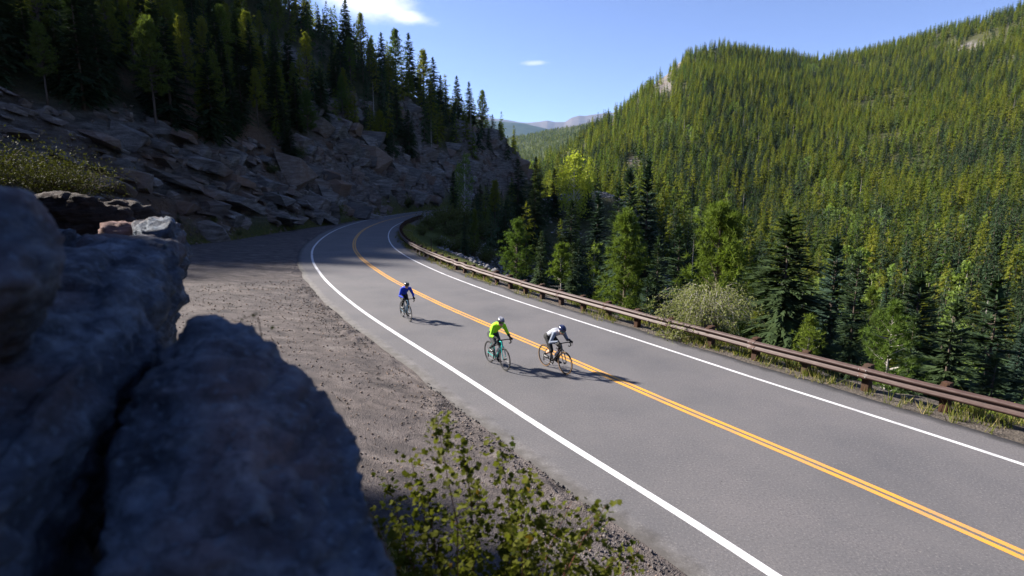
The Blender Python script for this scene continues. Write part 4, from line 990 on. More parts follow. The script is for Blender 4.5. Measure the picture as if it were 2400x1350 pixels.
for i in k:
    s_ = g.uniform(0.6, 1.9) * (1.0 + 0.004 * Y[i]) * (1.5 if g.uniform() < 0.1 else 1.0); mi = g.integers(0, 14)
    if Y[i] > 88: mi = g.integers(8, 14); s_ *= 1.15
    rot = (Matrix.Rotation(g.normal(0, 0.05), 3, 'X') @ Matrix.Rotation(g.normal(0, 0.05), 3, 'Y') @ BED @ Matrix.Rotation(g.uniform(-0.3, 0.3) + (math.pi if g.uniform() < 0.5 else 0), 3, 'Z')).to_euler()
    obj('rock_slab' if mi < 8 else 'rock_block', SLAB[mi], ground, (X[i], Y[i], Z[i] - 0.08 * s_), rot, (s_, s_ * g.uniform(0.8, 1.2), s_ * g.uniform(0.8, 1.3)))
def rocks_mass(name, X, Y, Z, s, seed, mat, label, cat, parent=None, flat=0.7):
    """loose stones too many to count, one mesh"""
    base = []
    for q in range(6):
        g = np.random.default_rng(seed + q); P_ = g.normal(0, 1, (9, 3)); P_ = unit(P_) * g.uniform(0.75, 1.1, (9, 1)) * np.array((0.5, 0.42, 0.5 * flat)); V, F = hull(P_); base.append((np.array(V), np.array([f[:3] for f in F])))
    g = np.random.default_rng(seed + 50); VV, FF, off = [], [], 0
    for i in range(len(X)):
        V, F = base[i % 6]; a = g.uniform(0, 6.28); b = g.normal(0, 0.4); ca, sa, cb, sb = math.cos(a), math.sin(a), math.cos(b), math.sin(b)
        Rm = np.array(((ca, -sa, 0), (sa, ca, 0), (0, 0, 1))) @ np.array(((1, 0, 0), (0, cb, -sb), (0, sb, cb)))
        VV.append(V @ Rm.T * s[i] + np.array((X[i], Y[i], Z[i]))); FF.append(F + off); off += len(V)
    o = obj(name, mesh_np(name, np.concatenate(VV), tris=np.concatenate(FF), mats=[mat])); return tag(o, label, cat, kind='stuff')
K_SL = []
for me_ in SLAB: K_SL.append((np.array([v.co for v in me_.vertices]), [list(p.vertices) for p in me_.polygons]))
g = np.random.default_rng(56); X = g.uniform(-80, 10, 16000); Y = g.uniform(40, 210, 16000); P = np.stack([X, Y], 1); fl = inside(P, FLAT); dt, _ = nearest_on(P, TOED); dr, _ = nearest_on(P, RIGHTD); kq = (~fl) & (dt < dr) & (dt < 34); X, Y = X[kq], Y[kq]; dt = dt[kq]; dr = dr[kq]
Z = terrain(X, Y); kq = np.where(rock_mask(X, Y, Z, np.minimum(dt, dr), np.ones(len(X), bool)) > 0.45)[0][:1300]; VV, FF, off = [], [], 0
for i in kq:
    V, F = K_SL[g.integers(8, 14) if Y[i] > 88 else g.integers(0, 14)]; s_ = g.uniform(0.25, 0.9) * (1 + 0.003 * Y[i]); M3_ = np.array(Matrix.Rotation(g.normal(0, 0.12), 3, 'X') @ BED @ Matrix.Rotation(g.uniform(-0.6, 0.6), 3, 'Z'))
    VV.append((V * s_ * np.array((1, g.uniform(0.8, 1.3), g.uniform(0.7, 1.5)))) @ M3_.T + np.array((X[i], Y[i], Z[i] - 0.06 * s_))); FF += [[j + off for j in f] for f in F]; off += len(V)
sl_ = obj('small_slabs', mesh_np('small_slabs', np.concatenate(VV), faces=FF, mats=[MAT['rock']]), ground); sl_['kind'] = 'stuff'
def m_stone(name, a, b, c_):
    t = NT(name); i_ = t.island(); n = t.noise(t.pos(), 9, 4); return t.bsdf(t.mix(t.ramp(n, [(0.4, 0.0), (0.7, 0.6)]), t.ramp(i_, [(0.0, a), (0.5, b), (1.0, c_)]), a), 0.9, t.bump(n, 0.5, 0.02), 0.2)
MAT['scree'] = m_stone('scree_stone', (0.085, 0.085, 0.092), (0.20, 0.195, 0.20), (0.36, 0.34, 0.33))
MAT['rubble'] = m_stone('rubble_stone', (0.07, 0.055, 0.045), (0.15, 0.115, 0.09), (0.27, 0.20, 0.16))
MAT['crumb'] = m_stone('asphalt_crumb', (0.035, 0.033, 0.035), (0.075, 0.068, 0.068), (0.15, 0.135, 0.13))
g = np.random.default_rng(60)
X = np.r_[g.normal(27, 9, 4200), g.normal(1.5, 6, 2600)]; Y = np.r_[g.normal(134, 18, 4200), g.normal(70, 12, 2600)]; P = np.stack([X, Y], 1)
dr, _ = nearest_on(P, RIGHTD); k = (~inside(P, FLAT)) & (dr > 4) & (fbm(P3(X / 18, Y / 18), 3, 51) > 0.36); X, Y = X[k], Y[k]
rocks_mass('scree', X, Y, terrain(X, Y) + 0.05, g.uniform(0.25, 1.1, len(X)) ** 1.3, 610, MAT['scree'], 'grey scree of broken rock spilling down below the wooded knoll', 'scree')
X = g.uniform(-45, -5, 9000); Y = g.uniform(44, 190, 9000); P = np.stack([X, Y], 1); dt, _ = nearest_on(P, TOED); dr, _ = nearest_on(P, RIGHTD)
k = (~inside(P, FLAT)) & (dt < dr) & (dt < 16) & (g.uniform(0, 1, len(X)) < np.exp(-dt / 6) + 0.15); X, Y = X[k], Y[k]
rocks_mass('rubble', X, Y, terrain(X, Y) + 0.02, g.uniform(0.12, 0.6, len(X)), 620, MAT['rubble'], 'brown rubble and stones lying along the foot of the rock cut', 'rubble')
sp_ = g.uniform(4, 48, 6500); dp_ = LWD + 1.3 + g.uniform(0, 1, 6500) ** 1.4 * np.interp(sp_, [4, 14, 20, 30, 48], [4, 5.5, 8, 14, 18]); qp_ = road_pt(sp_, dp_)
rocks_mass('loose_gravel', qp_[:, 0], qp_[:, 1], np.full(len(qp_), -0.02), g.uniform(0.015, 0.075, len(qp_)) * np.interp(qp_[:, 1], [8, 40], [1, 1.8]), 640, MAT['rubble'], 'loose pebbles strewn over the broken surface of the pull-out', 'gravel')
sq = g.uniform(4, 46, 3400); dq = LWD + 1.1 + np.abs(g.normal(0, 0.55, 3400)) ** 1.2; kk = fbm(P3(sq * 0.9, dq), 3, 79) > 0.44; sq, dq = sq[kk], dq[kk]; q = road_pt(sq, dq)
rocks_mass('crumbled_asphalt', q[:, 0], q[:, 1], np.full(len(q), 0.0), g.uniform(0.02, 0.10, len(q)) ** 1.15 * 1.3, 630, MAT['crumb'], 'crumbled dark asphalt along the near edge of the road', 'gravel')

# ------------------------------------------------------------------ guardrail
def m_rail():
    t = NT('weathered_rail_steel'); p = t.pos(); n = t.noise(t.map(p, (1, 1, 5)), 4, 6, 0.65); f = t.noise(p, 40, 3)
    c = t.ramp(n, [(0.3, (0.030, 0.014, 0.012)), (0.5, (0.048, 0.025, 0.021)), (0.7, (0.074, 0.046, 0.041))])
    c = t.mix(t.ramp(f, [(0.3, 0.4), (0.5, 0.0)]), c, (0.04, 0.022, 0.018))
    return t.bsdf(c, 0.6, t.bump(f, 0.25, 0.003), 0.4)
def m_post():
    t = NT('rust_brown_timber'); p = t.pos(); n = t.noise(t.map(p, (9, 9, 1.2)), 3, 5, 0.65); q = t.noise(p, 1.2, 3)
    c = t.ramp(n, [(0.3, (0.024, 0.012, 0.008)), (0.55, (0.050, 0.026, 0.016)), (0.75, (0.095, 0.052, 0.031))])
    return t.bsdf(t.mix(t.ramp(q, [(0.45, 0.0), (0.65, 0.5)]), c, (0.07, 0.05, 0.04)), 0.9, t.bump(n, 0.6, 0.01), 0.15)
MAT['rail'] = m_rail(); MAT['post'] = m_post(); MAT['bolt'] = plain('galvanised_bolt', (0.45, 0.44, 0.43), 0.45, 0.7)
s_ref = road_sd(np.array([[5.0, 22.2]]))[0][0]; PITCH_P = 1.74
n0 = int(s_ref // PITCH_P); post_s = s_ref + PITCH_P * np.arange(-n0 + 1, 62); post_s = post_s[(post_s > 2) & (post_s < 122)]
g = np.random.default_rng(70)
q0 = road_pt(np.array([s_ref]), np.array([-RAIL_D]))[0]
gr_ = empty('guardrail', (q0[0], q0[1], 0)); tag(gr_, 'long rusty brown guardrail on timber posts along the valley side of the road', 'guardrail')
ginv = np.array((q0[0], q0[1], 0))
zr = {}
for i, s in enumerate(post_s):
    p, t_, n_ = line_at(np.array([s])); p = p[0] - n_[0] * rail_d(s); a = math.atan2(t_[0][1], t_[0][0]); zz = g.normal(0, 0.018)
    mb = MB().box((0, 0, 0.08), (0.19, 0.20, 1.30), bev=0.012)
    rot = (g.normal(0, 0.02), g.normal(0, 0.02), a + g.normal(0, 0.03))
    o = mb.obj('post', MAT['post'], gr_, loc=(p[0] - ginv[0], p[1] - ginv[1], zz - 0.04), rot=rot)
    MB().box((0, 0.155, 0.525), (0.15, 0.105, 0.34), bev=0.01).obj('blockout', MAT['post'], o)
prof = [(-0.012, 0.455), (0.0, 0.462), (0.055, 0.490), (0.072, 0.510), (0.072, 0.535), (0.055, 0.555), (0.0, 0.592), (0.0, 0.628), (0.055, 0.665), (0.072, 0.685), (0.072, 0.712), (0.055, 0.732), (0.0, 0.758), (-0.012, 0.765)]
secs = [post_s[i] for i in range(0, len(post_s), 2)] + [post_s[-1] + 0.3]
for i in range(len(secs) - 1):
    s = np.linspace(secs[i] - 0.12, secs[i + 1] + 0.12, 16); sk = (i % 2) * 0.007; V, F = [], []
    p, t_, n_ = line_at(s); off = -(rail_d(s) - 0.215) + sk; wz = 0.004 * np.sin(s * 1.3 + i) + g.normal(0, 0.006); wd = 0.008 * np.sin(s * 0.9 + 2 * i)
    dent = 0.03 * np.exp(-((s - 47) / 3) ** 2) * np.sin(s * 3)
    for lay in (0, 1):
        for (u, z) in prof:
            d = off + u - 0.006 * lay + wd
            q = p + n_ * np.asarray(d)[:, None]; V.append(np.c_[q - ginv[:2], z - 0.125 + wz + dent])
    m_ = len(prof); n2 = len(s); V = np.array(V)                     # (2m, n, 3)
    idx = np.arange(2 * m_ * n2).reshape(2, m_, n2); F = []
    for l_ in (0, 1):
        a = idx[l_]; qd = np.stack([a[:-1, :-1], a[:-1, 1:], a[1:, 1:], a[1:, :-1]], -1).reshape(-1, 4); F.append(qd if l_ == 0 else qd[:, ::-1])
    for r_ in (0, m_ - 1): F.append(np.stack([idx[0, r_, :-1], idx[1, r_, :-1], idx[1, r_, 1:], idx[0, r_, 1:]], -1))
    for c_2 in (0, n2 - 1): F.append(np.stack([idx[0, :-1, c_2], idx[1, :-1, c_2], idx[1, 1:, c_2], idx[0, 1:, c_2]], -1))
    o = obj('rail', mesh_np('rail', V.reshape(-1, 3), quads=np.concatenate(F), mats=[MAT['rail']], smooth=True), gr_)
    if secs[i] < 40:                                                 # splice bolts that show
        pc, tc_, nc = line_at(np.array([secs[i]])); mb = MB()
        for du in (-0.09, 0.09):
            for z in (0.397, 0.573):
                c = pc[0] + tc_[0] * du + nc[0] * (off[0] + 0.078); mb.box((c[0] - ginv[0], c[1] - ginv[1], z), (0.026, 0.026, 0.026), Matrix.Rotation(0.6, 3, 'Z'), 0.006)
        bo = mb.obj('bolts', MAT['bolt'], gr_); bo['kind'] = 'stuff'
# thin marker stake behind the rail in the bend
q = at(1011, 590, 47.0); mk = MB().box((0, 0, 0.55), (0.06, 0.02, 1.5)).obj('marker_stake', MAT['post'], loc=(q[0], q[1], tz(q[0], q[1]) + 0.1))
tag(mk, 'thin rusty marker stake standing behind the guardrail in the bend', 'stake')

# ------------------------------------------------------------------ trees that stand out
def hero(kind, x, ytop, Y, label, rz=0.0, wide=1.0, cat='tree', group=None, name=None):
    q = at(x, ytop, Y); z = tz(q[0], q[1]); return KD[kind].place(q[0], q[1], z - 0.1, max(1.0, q[2] - z + 0.1), rz, label, group, cat, wide, name)
def K2(key, name, T, wood, leaf, bark, h, r, **k): KD[key] = Kind(name, T, wood, leaf, bark, h, r, **k)
c, w = pine(4, 0.8, 9, 4, 5, 16, 171, 0.52, 0.5, 0.22, 0.045); g = np.random.default_rng(8)
tb = g.uniform(0.12, 0.62, 46); ab = g.uniform(0, 6.28, 46); b0 = np.stack([0 * tb, 0 * tb, tb * 4], 1); b1 = b0 + np.stack([np.cos(ab), np.sin(ab), g.uniform(-0.25, 0.3, 46)], 1) * g.uniform(0.35, 0.95, (46, 1))
w = np.concatenate([w, limb_tris(b0, b1, np.full(46, 0.014))]); K2('stunted', 'pine_tree', c, w, MAT['pine'], MAT['greybark'], 4, 0.075, lean=0.02, seed=4)
c, w = pine(2.2, 0.75, 8, 4, 6, 14, 172, 0.35, 0.8, 0.17, 0.03); tb = g.uniform(0.02, 0.4, 14); ab = g.uniform(0, 6.28, 14); b0 = np.stack([0 * tb, 0 * tb, tb * 2.2], 1)
b1 = b0 + np.stack([np.cos(ab), np.sin(ab), g.uniform(-0.1, 0.5, 14)], 1) * g.uniform(0.3, 0.7, (14, 1)); w = np.concatenate([w, limb_tris(b0, b1, np.full(14, 0.012))])
K2('sapling', 'pine_sapling', c, w, MAT['pine'], MAT['greybark'], 2.2, 0.035, lean=0.02, seed=3)
hero('pine1', 1212, 522, 41, 'bright round-crowned pine just behind the guardrail, beside a small spruce', 1.0, 1.25)
hero('spruce1', 1268, 543, 43, 'small lit spruce close beside the bright round-crowned pine', 2.0, 0.9)
hero('stunted', 1315, 578, 34, 'stunted half-bare pine with grey branches behind the guardrail', 0.5)
hero('pine0', 1470, 506, 31, 'bright yellow-green pine with a bare dark trunk behind the guardrail', 3.0, 1.05)
hero('spruce2', 1545, 552, 44, 'narrow green spruce between the bright bare-trunked pine and a wider spruce', 0.2, 0.9)
hero('spruce0', 1592, 528, 46, 'green spruce standing behind the pale arching willow', 1.2)
hero('pine2', 1690, 498, 31, 'big bright pine with dense tufts behind the pale arching willow', 0.9, 1.0)
hero('fir', 1850, 505, 27, 'big dark fir with wide drooping branches next to the willow', 0.4, 1.15)
c, w = pine(4, 1.5, 11, 5, 7, 22, 174, 0.2, 0.8, 0.20, 0.022); tb = g.uniform(0.05, 0.4, 12); ab = g.uniform(0, 6.28, 12); b0 = np.stack([0 * tb, 0 * tb, tb * 4], 1); b1 = b0 + np.stack([np.cos(ab), np.sin(ab), g.uniform(0.1, 0.6, 12)], 1) * g.uniform(0.4, 0.9, (12, 1))
K2('forked', 'pine_sapling', c, np.concatenate([w, limb_tris(b0, b1, np.full(12, 0.016))]), MAT['pine'], MAT['greybark'], 4, 0.06, lean=0.015, seed=5)
hero('forked', 2095, 722, 17.6, 'young pine with a forked grey stem right behind the guardrail', 2.2, 1.0, name='pine_sapling')
sp = hit(1890, 873); KD['sapling'].place(sp[0], sp[1], -0.05, at(1890, 748, sp[1])[2] + 0.05, 0.3, 'little pine sapling growing in front of the guardrail', None, 'tree', 1.05, 'pine_sapling')
hero('blue0', 1962, 556, 36, 'blue-green spruce beside the big dark fir', 0.7)
hero('spruce3', 2015, 590, 30, 'slim spruce with a pale trunk behind the young forked pine', 1.7, 0.85)
hero('spruce2', 2160, 640, 34, 'green spruce behind the guardrail, midway between the sapling and the picture edge', 2.7, 1.2)
hero('spruce3', 2245, 700, 30, 'low dark spruce behind the closest stretch of guardrail', 0.1, 1.1)
hero('spruce0', 2340, 650, 40, 'slim green spruce at the picture edge above the guardrail', 1.1, 1.2)
hero('blue0', 1478, 395, 62, 'tall blue spruce, shorter of the two that stand close together', 0.3, 0.8)
hero('blue1', 1521, 377, 62, 'tallest blue spruce rising over the valley trees', 1.3, 0.8)
hero('spruce3', 1452, 428, 66, 'dark spruce just beside the two tall blue spruces', 2.3, 0.85)
for kd, x, yt, Y, lb, wd in (('spruce0', 1062, 402, 112, 'dark spruce beside the road where it vanishes round the bend', 1.2), ('aspen', 1088, 363, 116, 'pale thin aspen behind the dark spruce at the vanishing road', 0.9),
        ('aspen', 1072, 385, 118, 'shorter pale aspen at the vanishing road, in front of the rock face', 0.8),
        ('spruce1', 1125, 432, 118, 'dark spruce right of the pale aspens in the bend', 1.0), ('lodge1', 1160, 425, 124, 'shaded pine standing before the cliff nose', 1.2),
        ('spruce2', 1214, 372, 134, 'shaded spruce at the foot of the cliff nose', 1.3), ('spruce3', 1256, 368, 140, 'pointed dark spruce on the wooded knoll near the cliff nose', 1.1),
        ('spruce0', 1300, 396, 138, 'broad dark spruce on the wooded knoll', 1.5), ('gold', 1346, 362, 134, 'glowing yellow-green aspen on the wooded knoll', 0.95),
        ('gold', 1382, 374, 144, 'smaller glowing yellow-green aspen behind a spruce on the knoll', 0.5), ('spruce1', 1376, 398, 139, 'dark spruce in front of the glowing aspens', 1.2),
        ('spruce2', 1340, 470, 88, 'olive-tinged shaded spruce standing on the scree', 1.1), ('blue1', 1402, 452, 86, 'shaded blue-green spruce at the edge of the scree', 1.1),
        ('spruce3', 1255, 428, 104, 'large shaded spruce at the top of the scree', 1.3), ('spruce1', 1088, 506, 72, 'small dark spruce among the shrubs inside the bend', 0.9), ('lodge0', 1112, 492, 80, 'thin dull-green pine among the shrubs inside the bend', 0.8),
        ('spruce0', 1185, 470, 96, 'small shaded spruce between the bend shrubs and the knoll', 1.0)):
    hero(kd, x, yt, Y, lb, (x * 0.37) % 6.28, wd)
# skyline of the shaded slope
RIDGE = [(760, 174), (850, 180), (930, 188), (1020, 198), (1100, 205), (1160, 206), (1200, 204)]
for i, (x, yt, kd) in enumerate([(808, -4, 'spruce0'), (843, 32, 'lodge0'), (868, 90, 'lodge1'), (893, 76, 'spruce3'), (925, 70, 'lodge2'), (957, 78, 'spruce1'), (991, 118, 'lodge2'), (1014, 134, 'spruce2'), (1032, 176, 'spruce0'), (1070, 178, 'spruce3'), (1099, 192, 'spruce1'), (1130, 213, 'lodge0'), (1154, 268, 'spruce2'), (1172, 288, 'lodge1')]):
    lab = ['tall spruce on the skyline below the white cloud', 'ragged pine on the skyline beside the tall spruce below the cloud', 'short pine low on the skyline before the ragged pair', 'spruce on the skyline midway down the shaded ridge',
           'flat-topped pine on the skyline of the shaded ridge', 'full conical spruce on the skyline, widest on the ridge', 'thin open pine on the skyline beside the full conical spruce', 'twin-topped spruce on the skyline of the shaded ridge',
           'small spruce on the skyline below the twin-topped one', 'narrow spruce third from the end of the ridge', 'narrow spruce second from the end of the ridge', 'last tall pine on the skyline before the cliff nose', 'small sunlit spruce at the tip of the cliff nose', 'tiny lone pine on the brink of the cliff nose'][i]
    hero(kd, x, yt, float(np.interp(x, [r[0] for r in RIDGE], [r[1] for r in RIDGE])) - 2, lab, i * 1.3, 1.15, group='skyline trees of the shaded ridge')

# ------------------------------------------------------------------ shrubs, willow and grass
SH = []
for i in range(4):
    c, w = shrub(1.5, 1.2, 60, 26, 0.085, 180 + i, 0.4); SH.append(c); KD['shrub%d' % i] = None
def plant(name, T, wood, leaf, bark, loc, label, cat, group=None, sc=1.0, rz=0.0):
    o = empty(name, loc, (0, 0, rz), (sc,) * 3 if not hasattr(sc, '__len__') else sc)
    obj('foliage', T, o); obj('stems', wood, o); return tag(o, label, cat, group)
SHM = []
for i in range(4):
    c, w = shrub(1.5, 1.2, 60, 26, 0.085, 180 + i); SHM.append((tri_mesh('shrub_foliage', c, MAT['shrub']), tri_mesh('shrub_stems', w, MAT['twig'])))
BEND = [(1008, 540, 1.3, 'low olive shrub by the guardrail at the sharpest part of the bend'), (1042, 528, 1.6, 'olive shrub inside the bend, below the dark spruce'), (1085, 530, 1.7, 'rounded shrub inside the bend next to the small dark spruce'),
        (1030, 578, 0.9, 'yellowish low shrub beside the thin marker stake'), (1068, 592, 1.3, 'grey-green shrub behind the guardrail in the bend'), (1105, 600, 1.4, 'spreading grey-green shrub above the scree'),
        (1140, 618, 1.2, 'grey-green shrub behind the guardrail before the round-crowned pine'), (1062, 555, 1.4, 'olive shrub in the middle of the bend slope'), (1130, 560, 1.5, 'dull shrub at the upper edge of the scree'),
        (990, 552, 0.8, 'small bright shrub touching the guardrail where it curves away')]
for i, (x, y, s_, lb) in enumerate(BEND):
    q = hit(x, y); k = s_ * max(0.55, q[1] / 62); plant('shrub', *SHM[i % 4], None, None, (q[0], q[1], q[2] - 0.05), lb, 'shrub', 'shrubs inside the bend', k, i * 1.1)
for i, (x, y, s_, lb) in enumerate([(500, 528, 0.8, 'small dark shrub at the cliff foot near the dark young spruce'), (790, 508, 1.3, 'dark shrub at the cliff foot where the road edge meets the rock'), (848, 512, 0.8, 'low shrub right beside the road at the cliff foot'),
                                    (945, 486, 1.2, 'dark shrub at the cliff foot in the distant bend'), (640, 410, 1.0, 'shrub clinging to the middle of the rock cut'), (700, 372, 1.2, 'shrub on a ledge high on the rock cut'), (560, 552, 0.6, 'grassy little shrub at the edge of the pull-out')]):
    q = hit(x, y, 30); plant('shrub', *SHM[(i + 1) % 4], None, None, (q[0], q[1], q[2] - 0.05), lb, 'shrub', 'shrubs on the rock cut', s_ * max(0.6, q[1] / 80), i * 1.7)
for i, (x, y, yt, lb) in enumerate([(420, 536, 498, 'small black-green spruce at the foot of the rock cut by the pull-out'), (655, 498, 450, 'small dark spruce in a cleft at the foot of the rock cut'), (955, 488, 448, 'dark young spruce at the cliff foot beside the distant road'),
                                    (683, 385, 300, 'single dark spruce growing on the rock cut below the wood')]):
    q = hit(x, y, 30); KD['spruce%d' % (i % 4)].place(q[0], q[1], q[2] - 0.1, at(x, yt, q[1])[2] - q[2] + 0.1, i, lb, 'small spruces on the rock cut', 'tree', 1.7)
# bush on the bank
c, w = shrub(1.35, 1.5, 130, 60, 0.038, 190); BB = (tri_mesh('bush_foliage', c, MAT['bankleaf']), tri_mesh('bush_stems', w, MAT['twig']))
for i, (x, y, Y, s_, lb) in enumerate([(20, 470, 12.5, (1.0, 1.0, 0.95), 'yellow-green bush on the bank at the picture edge'), (120, 480, 12.0, (0.9, 0.9, 0.75), 'yellow-green bush on the bank, middle one of three'), (205, 482, 11.6, (0.65, 0.65, 0.55), 'yellow-green bush on the bank, lowest and closest to the pull-out')]):
    q = at(x, y, Y); plant('bush', *BB, None, None, (q[0], q[1], min(q[2], tz(q[0], q[1]) + 0.6)), lb, 'bush', 'yellow-green bushes on the bank', s_, i * 2.0)
# arching willow over the rail
g = np.random.default_rng(31); WT, WL = [], []; wq = hit(1600, 790); wq = np.array((wq[0] + 1.15, wq[1] + 0.75, 0.0)); wq[2] = tz(wq[0], wq[1])
TOPZ = at(1650, 612, wq[1])[2] - wq[2]
for k in range(230):
    a = g.uniform(0, 6.28); r1 = g.uniform(0.35, 1.0) ** 0.7; H_ = TOPZ * g.uniform(0.45, 1.0) * (1.05 - 0.35 * r1); rr_ = 2.15 * r1 * (1.25 if math.cos(a) < 0 and math.sin(a) < 0.3 else 1)
    d = np.array((math.cos(a), math.sin(a), 0)); n_ = 7; prev = None
    base_ = np.array((g.normal(0, 0.15), g.normal(0, 0.15), 0)); drop = g.uniform(0.3, 1.1)
    for j in range(n_ + 1):
        u = j / n_; p = base_ + d * rr_ * (u ** 1.25) + np.array((0, 0, H_ * math.sin(min(u * 1.15, 1.25) * math.pi / 2) - drop * H_ * max(u - 0.55, 0) ** 1.5 * 1.6)) + g.normal(0, 0.04, 3) * (u > 0)
        if prev is not None:
            WL.append(limb_tris(prev[None], p[None], np.array([0.021 * (1.2 - u)])))
            if u > 0.3:
                m_ = 7; s_ = g.uniform(0, 1, (m_, 1)); WT.append(leaf_quads(prev + (p - prev) * s_ + g.normal(0, 0.07, (m_, 3)), 0.055, g, 0.3, 1.9))
        prev = p
wo_ = empty('willow_shrub', tuple(wq)); obj('foliage', tri_mesh('willow_foliage', np.concatenate(WT), MAT['willow']), wo_); obj('stems', tri_mesh('willow_stems', np.concatenate(WL), MAT['greybark']), wo_)
tag(wo_, 'pale arching willow bush spilling over the guardrail', 'shrub')
# low spill of the willow in front of the rail
sq_ = hit(1590, 795); c, w = shrub(0.5, 0.9, 46, 16, 0.05, 192, elong=1.8); plant('shrub', tri_mesh('shrub_foliage', c, MAT['willow']), tri_mesh('shrub_stems', w, MAT['greybark']), None, None, (sq_[0], sq_[1], -0.04), 'low trailing shrub on the road side of the guardrail, under the willow', 'shrub')
# young leafy growth behind the rail
c, w = shrub(1.5, 0.9, 40, 40, 0.07, 193, elong=1.6); YG = (tri_mesh('shrub_foliage', c, MAT['pine']), tri_mesh('shrub_stems', w, MAT['twig']))
for i, (x, s_, lb) in enumerate([(1560, 0.55, 'leafy shrub behind the guardrail, between the bare-trunked pine and the willow'), (1975, 0.8, 'leafy shrub behind the guardrail, just past the little sapling'), (2040, 0.75, 'leafy shrub behind the guardrail, beside the forked young pine'), (2180, 0.7, 'leafy shrub behind the guardrail, below the dark spruce'), (2290, 0.6, 'leafy shrub behind the guardrail, nearest the picture edge'), (1420, 0.5, 'low leafy shrub at the foot of the bare-trunked pine')]):
    yb = np.interp(x, [1400, 1752, 2165, 2400], [735, 812, 925, 1000]); q = hit(x, yb); q[:2] += 1.5 * np.array((0.87, 0.49)); plant('shrub', *YG, None, None, (q[0], q[1], tz(q[0], q[1]) - 0.05), lb, 'shrub', 'leafy shrubs behind the guardrail', s_, i)
def grass(name, pos, h, seed, label, nb=9):
    g = np.random.default_rng(seed); n = len(pos); b = np.repeat(pos, nb, 0) + np.c_[g.normal(0, 0.06, (n * nb, 2)), np.zeros(n * nb)]; hh = np.repeat(h, nb)[:, None] * g.uniform(0.5, 1.1, (n * nb, 1))
    a = g.uniform(0, 6.28, n * nb); w = np.stack([np.cos(a), np.sin(a), 0 * a], 1) * 0.009 * (1 + hh); tip = b + np.c_[g.normal(0, 0.35, (n * nb, 2)), np.ones(n * nb)] * hh
    return tag(obj(name, tri_mesh(name, np.stack([b - w, b + w, tip], 1), MAT['grass'])), label, 'grass', kind='stuff')
g = np.random.default_rng(33); s = g.uniform(2, 100, 5200); rd_ = rail_d(s); off = rd_ + g.normal(0.35, 0.75, 5200); nn_ = fbm(P3(s * 0.45, off), 3, 95)
k = (nn_ > 0.47) & (off > rd_ - 0.75) & ((off > rd_ - 0.2) | (g.uniform(0, 1, 5200) < 0.35)); s, off, rd_ = s[k], off[k], rd_[k]; q = road_pt(s, -off); z = terrain(q[:, 0], q[:, 1])
grass('grass', np.c_[q, z], g.uniform(0.10, 0.42, len(q)) * (1 + (off > rd_) * 0.3), 34, 'dry and green grass growing along the guardrail')
s = g.uniform(55, 165, 3600); kk = np.interp(s, SL, np.arange(len(SL))).astype(int); P = TOED[g.integers(40, 240 if len(TOED) > 240 else len(TOED) - 1, 3600)] + g.normal(0, 0.7, (3600, 2)) + np.array((-0.9, 0))
z = terrain(P[:, 0], P[:, 1]); grass('grass_strip', np.c_[P, z], g.uniform(0.15, 0.45, 3600), 35, 'green grass strip along the foot of the rock cut', 6)

# ------------------------------------------------------------------ leafy bush below the camera: stems and single lobed leaves
def lobed_leaf(seed):
    g = np.random.default_rng(seed); out = []
    for k, (a, r_) in enumerate([(-90, 0.30), (-62, 0.62), (-30, 0.74), (-8, 0.62), (22, 0.84), (48, 0.80), (66, 0.68), (90, 0.95), (114, 0.68), (132, 0.80), (158, 0.84), (188, 0.62), (210, 0.74), (242, 0.62)]):
        r_ *= g.uniform(0.9, 1.08); out.append((r_ * math.cos(R(a)), r_ * math.sin(R(a)) + 0.3, 0.10 * g.normal() + 0.18 * abs(math.cos(R(a))) * r_))
    out.append((0, 0.3, 0)); F = [[k, (k + 1) % 14, 14] for k in range(14)]
    return mesh_np('leaf', np.array(out) * 0.5, faces=F, mats=[MAT['currant']], smooth=True)
LEAF = [lobed_leaf(700 + i) for i in range(6)]
g = np.random.default_rng(44); cur = empty('leafy_bush', tuple(at(1150, 1500, 3.7))); cl = np.array(cur.location)
tag(cur, 'leafy green bush with small lobed leaves below the boulders', 'bush')
stems = [(1025, 985), (1170, 1035), (1245, 1110), (905, 1120), (960, 1065), (1085, 1060), (1340, 1175), (1420, 1185), (1495, 1290), (1225, 1150), (885, 1235), (1120, 1150), (1375, 1240), (1000, 1150), (1300, 1250), (930, 1210), (1065, 1200), (1180, 1230), (1450, 1300), (1270, 1190), (1030, 1260), (1110, 1290), (1340, 1310), (950, 1290), (1200, 1310), (1400, 1330)]
spots = []; sm = MB()
for i, (x, y) in enumerate(stems):
    Yt = g.uniform(3.6, 4.6); tip = at(x, y, Yt); b = at(1020 + (x - 900) * 0.45 + g.normal(0, 25), 1480 + g.uniform(0, 60), Yt - 0.1); mid = 0.5 * (tip + b) + g.normal(0, 0.05, 3)
    pts = [b, 0.5 * (b + mid) + g.normal(0, 0.02, 3), mid, 0.5 * (tip + mid) + g.normal(0, 0.02, 3), tip]; sm.tube([tuple(p - cl) for p in pts], [0.006, 0.005, 0.0045, 0.0035, 0.002], 5)
    n_ = int(26 + 85 * np.linalg.norm(tip - b))
    for k in range(n_):
        u = 1 - g.uniform(0, 1) ** 1.3 * 0.82; v = u * 4; j = min(int(v), 3); p = np.array(pts[j]) + (np.array(pts[j + 1]) - np.array(pts[j])) * (v - j)
        p = p + g.normal(0, 0.075, 3) * (1.25 - 0.5 * u); spots.append(p - cl)
stem_o = sm.obj('stems', MAT['redtwig'], cur); stem_o['kind'] = 'stuff'
g.shuffle(spots); rest_ = []
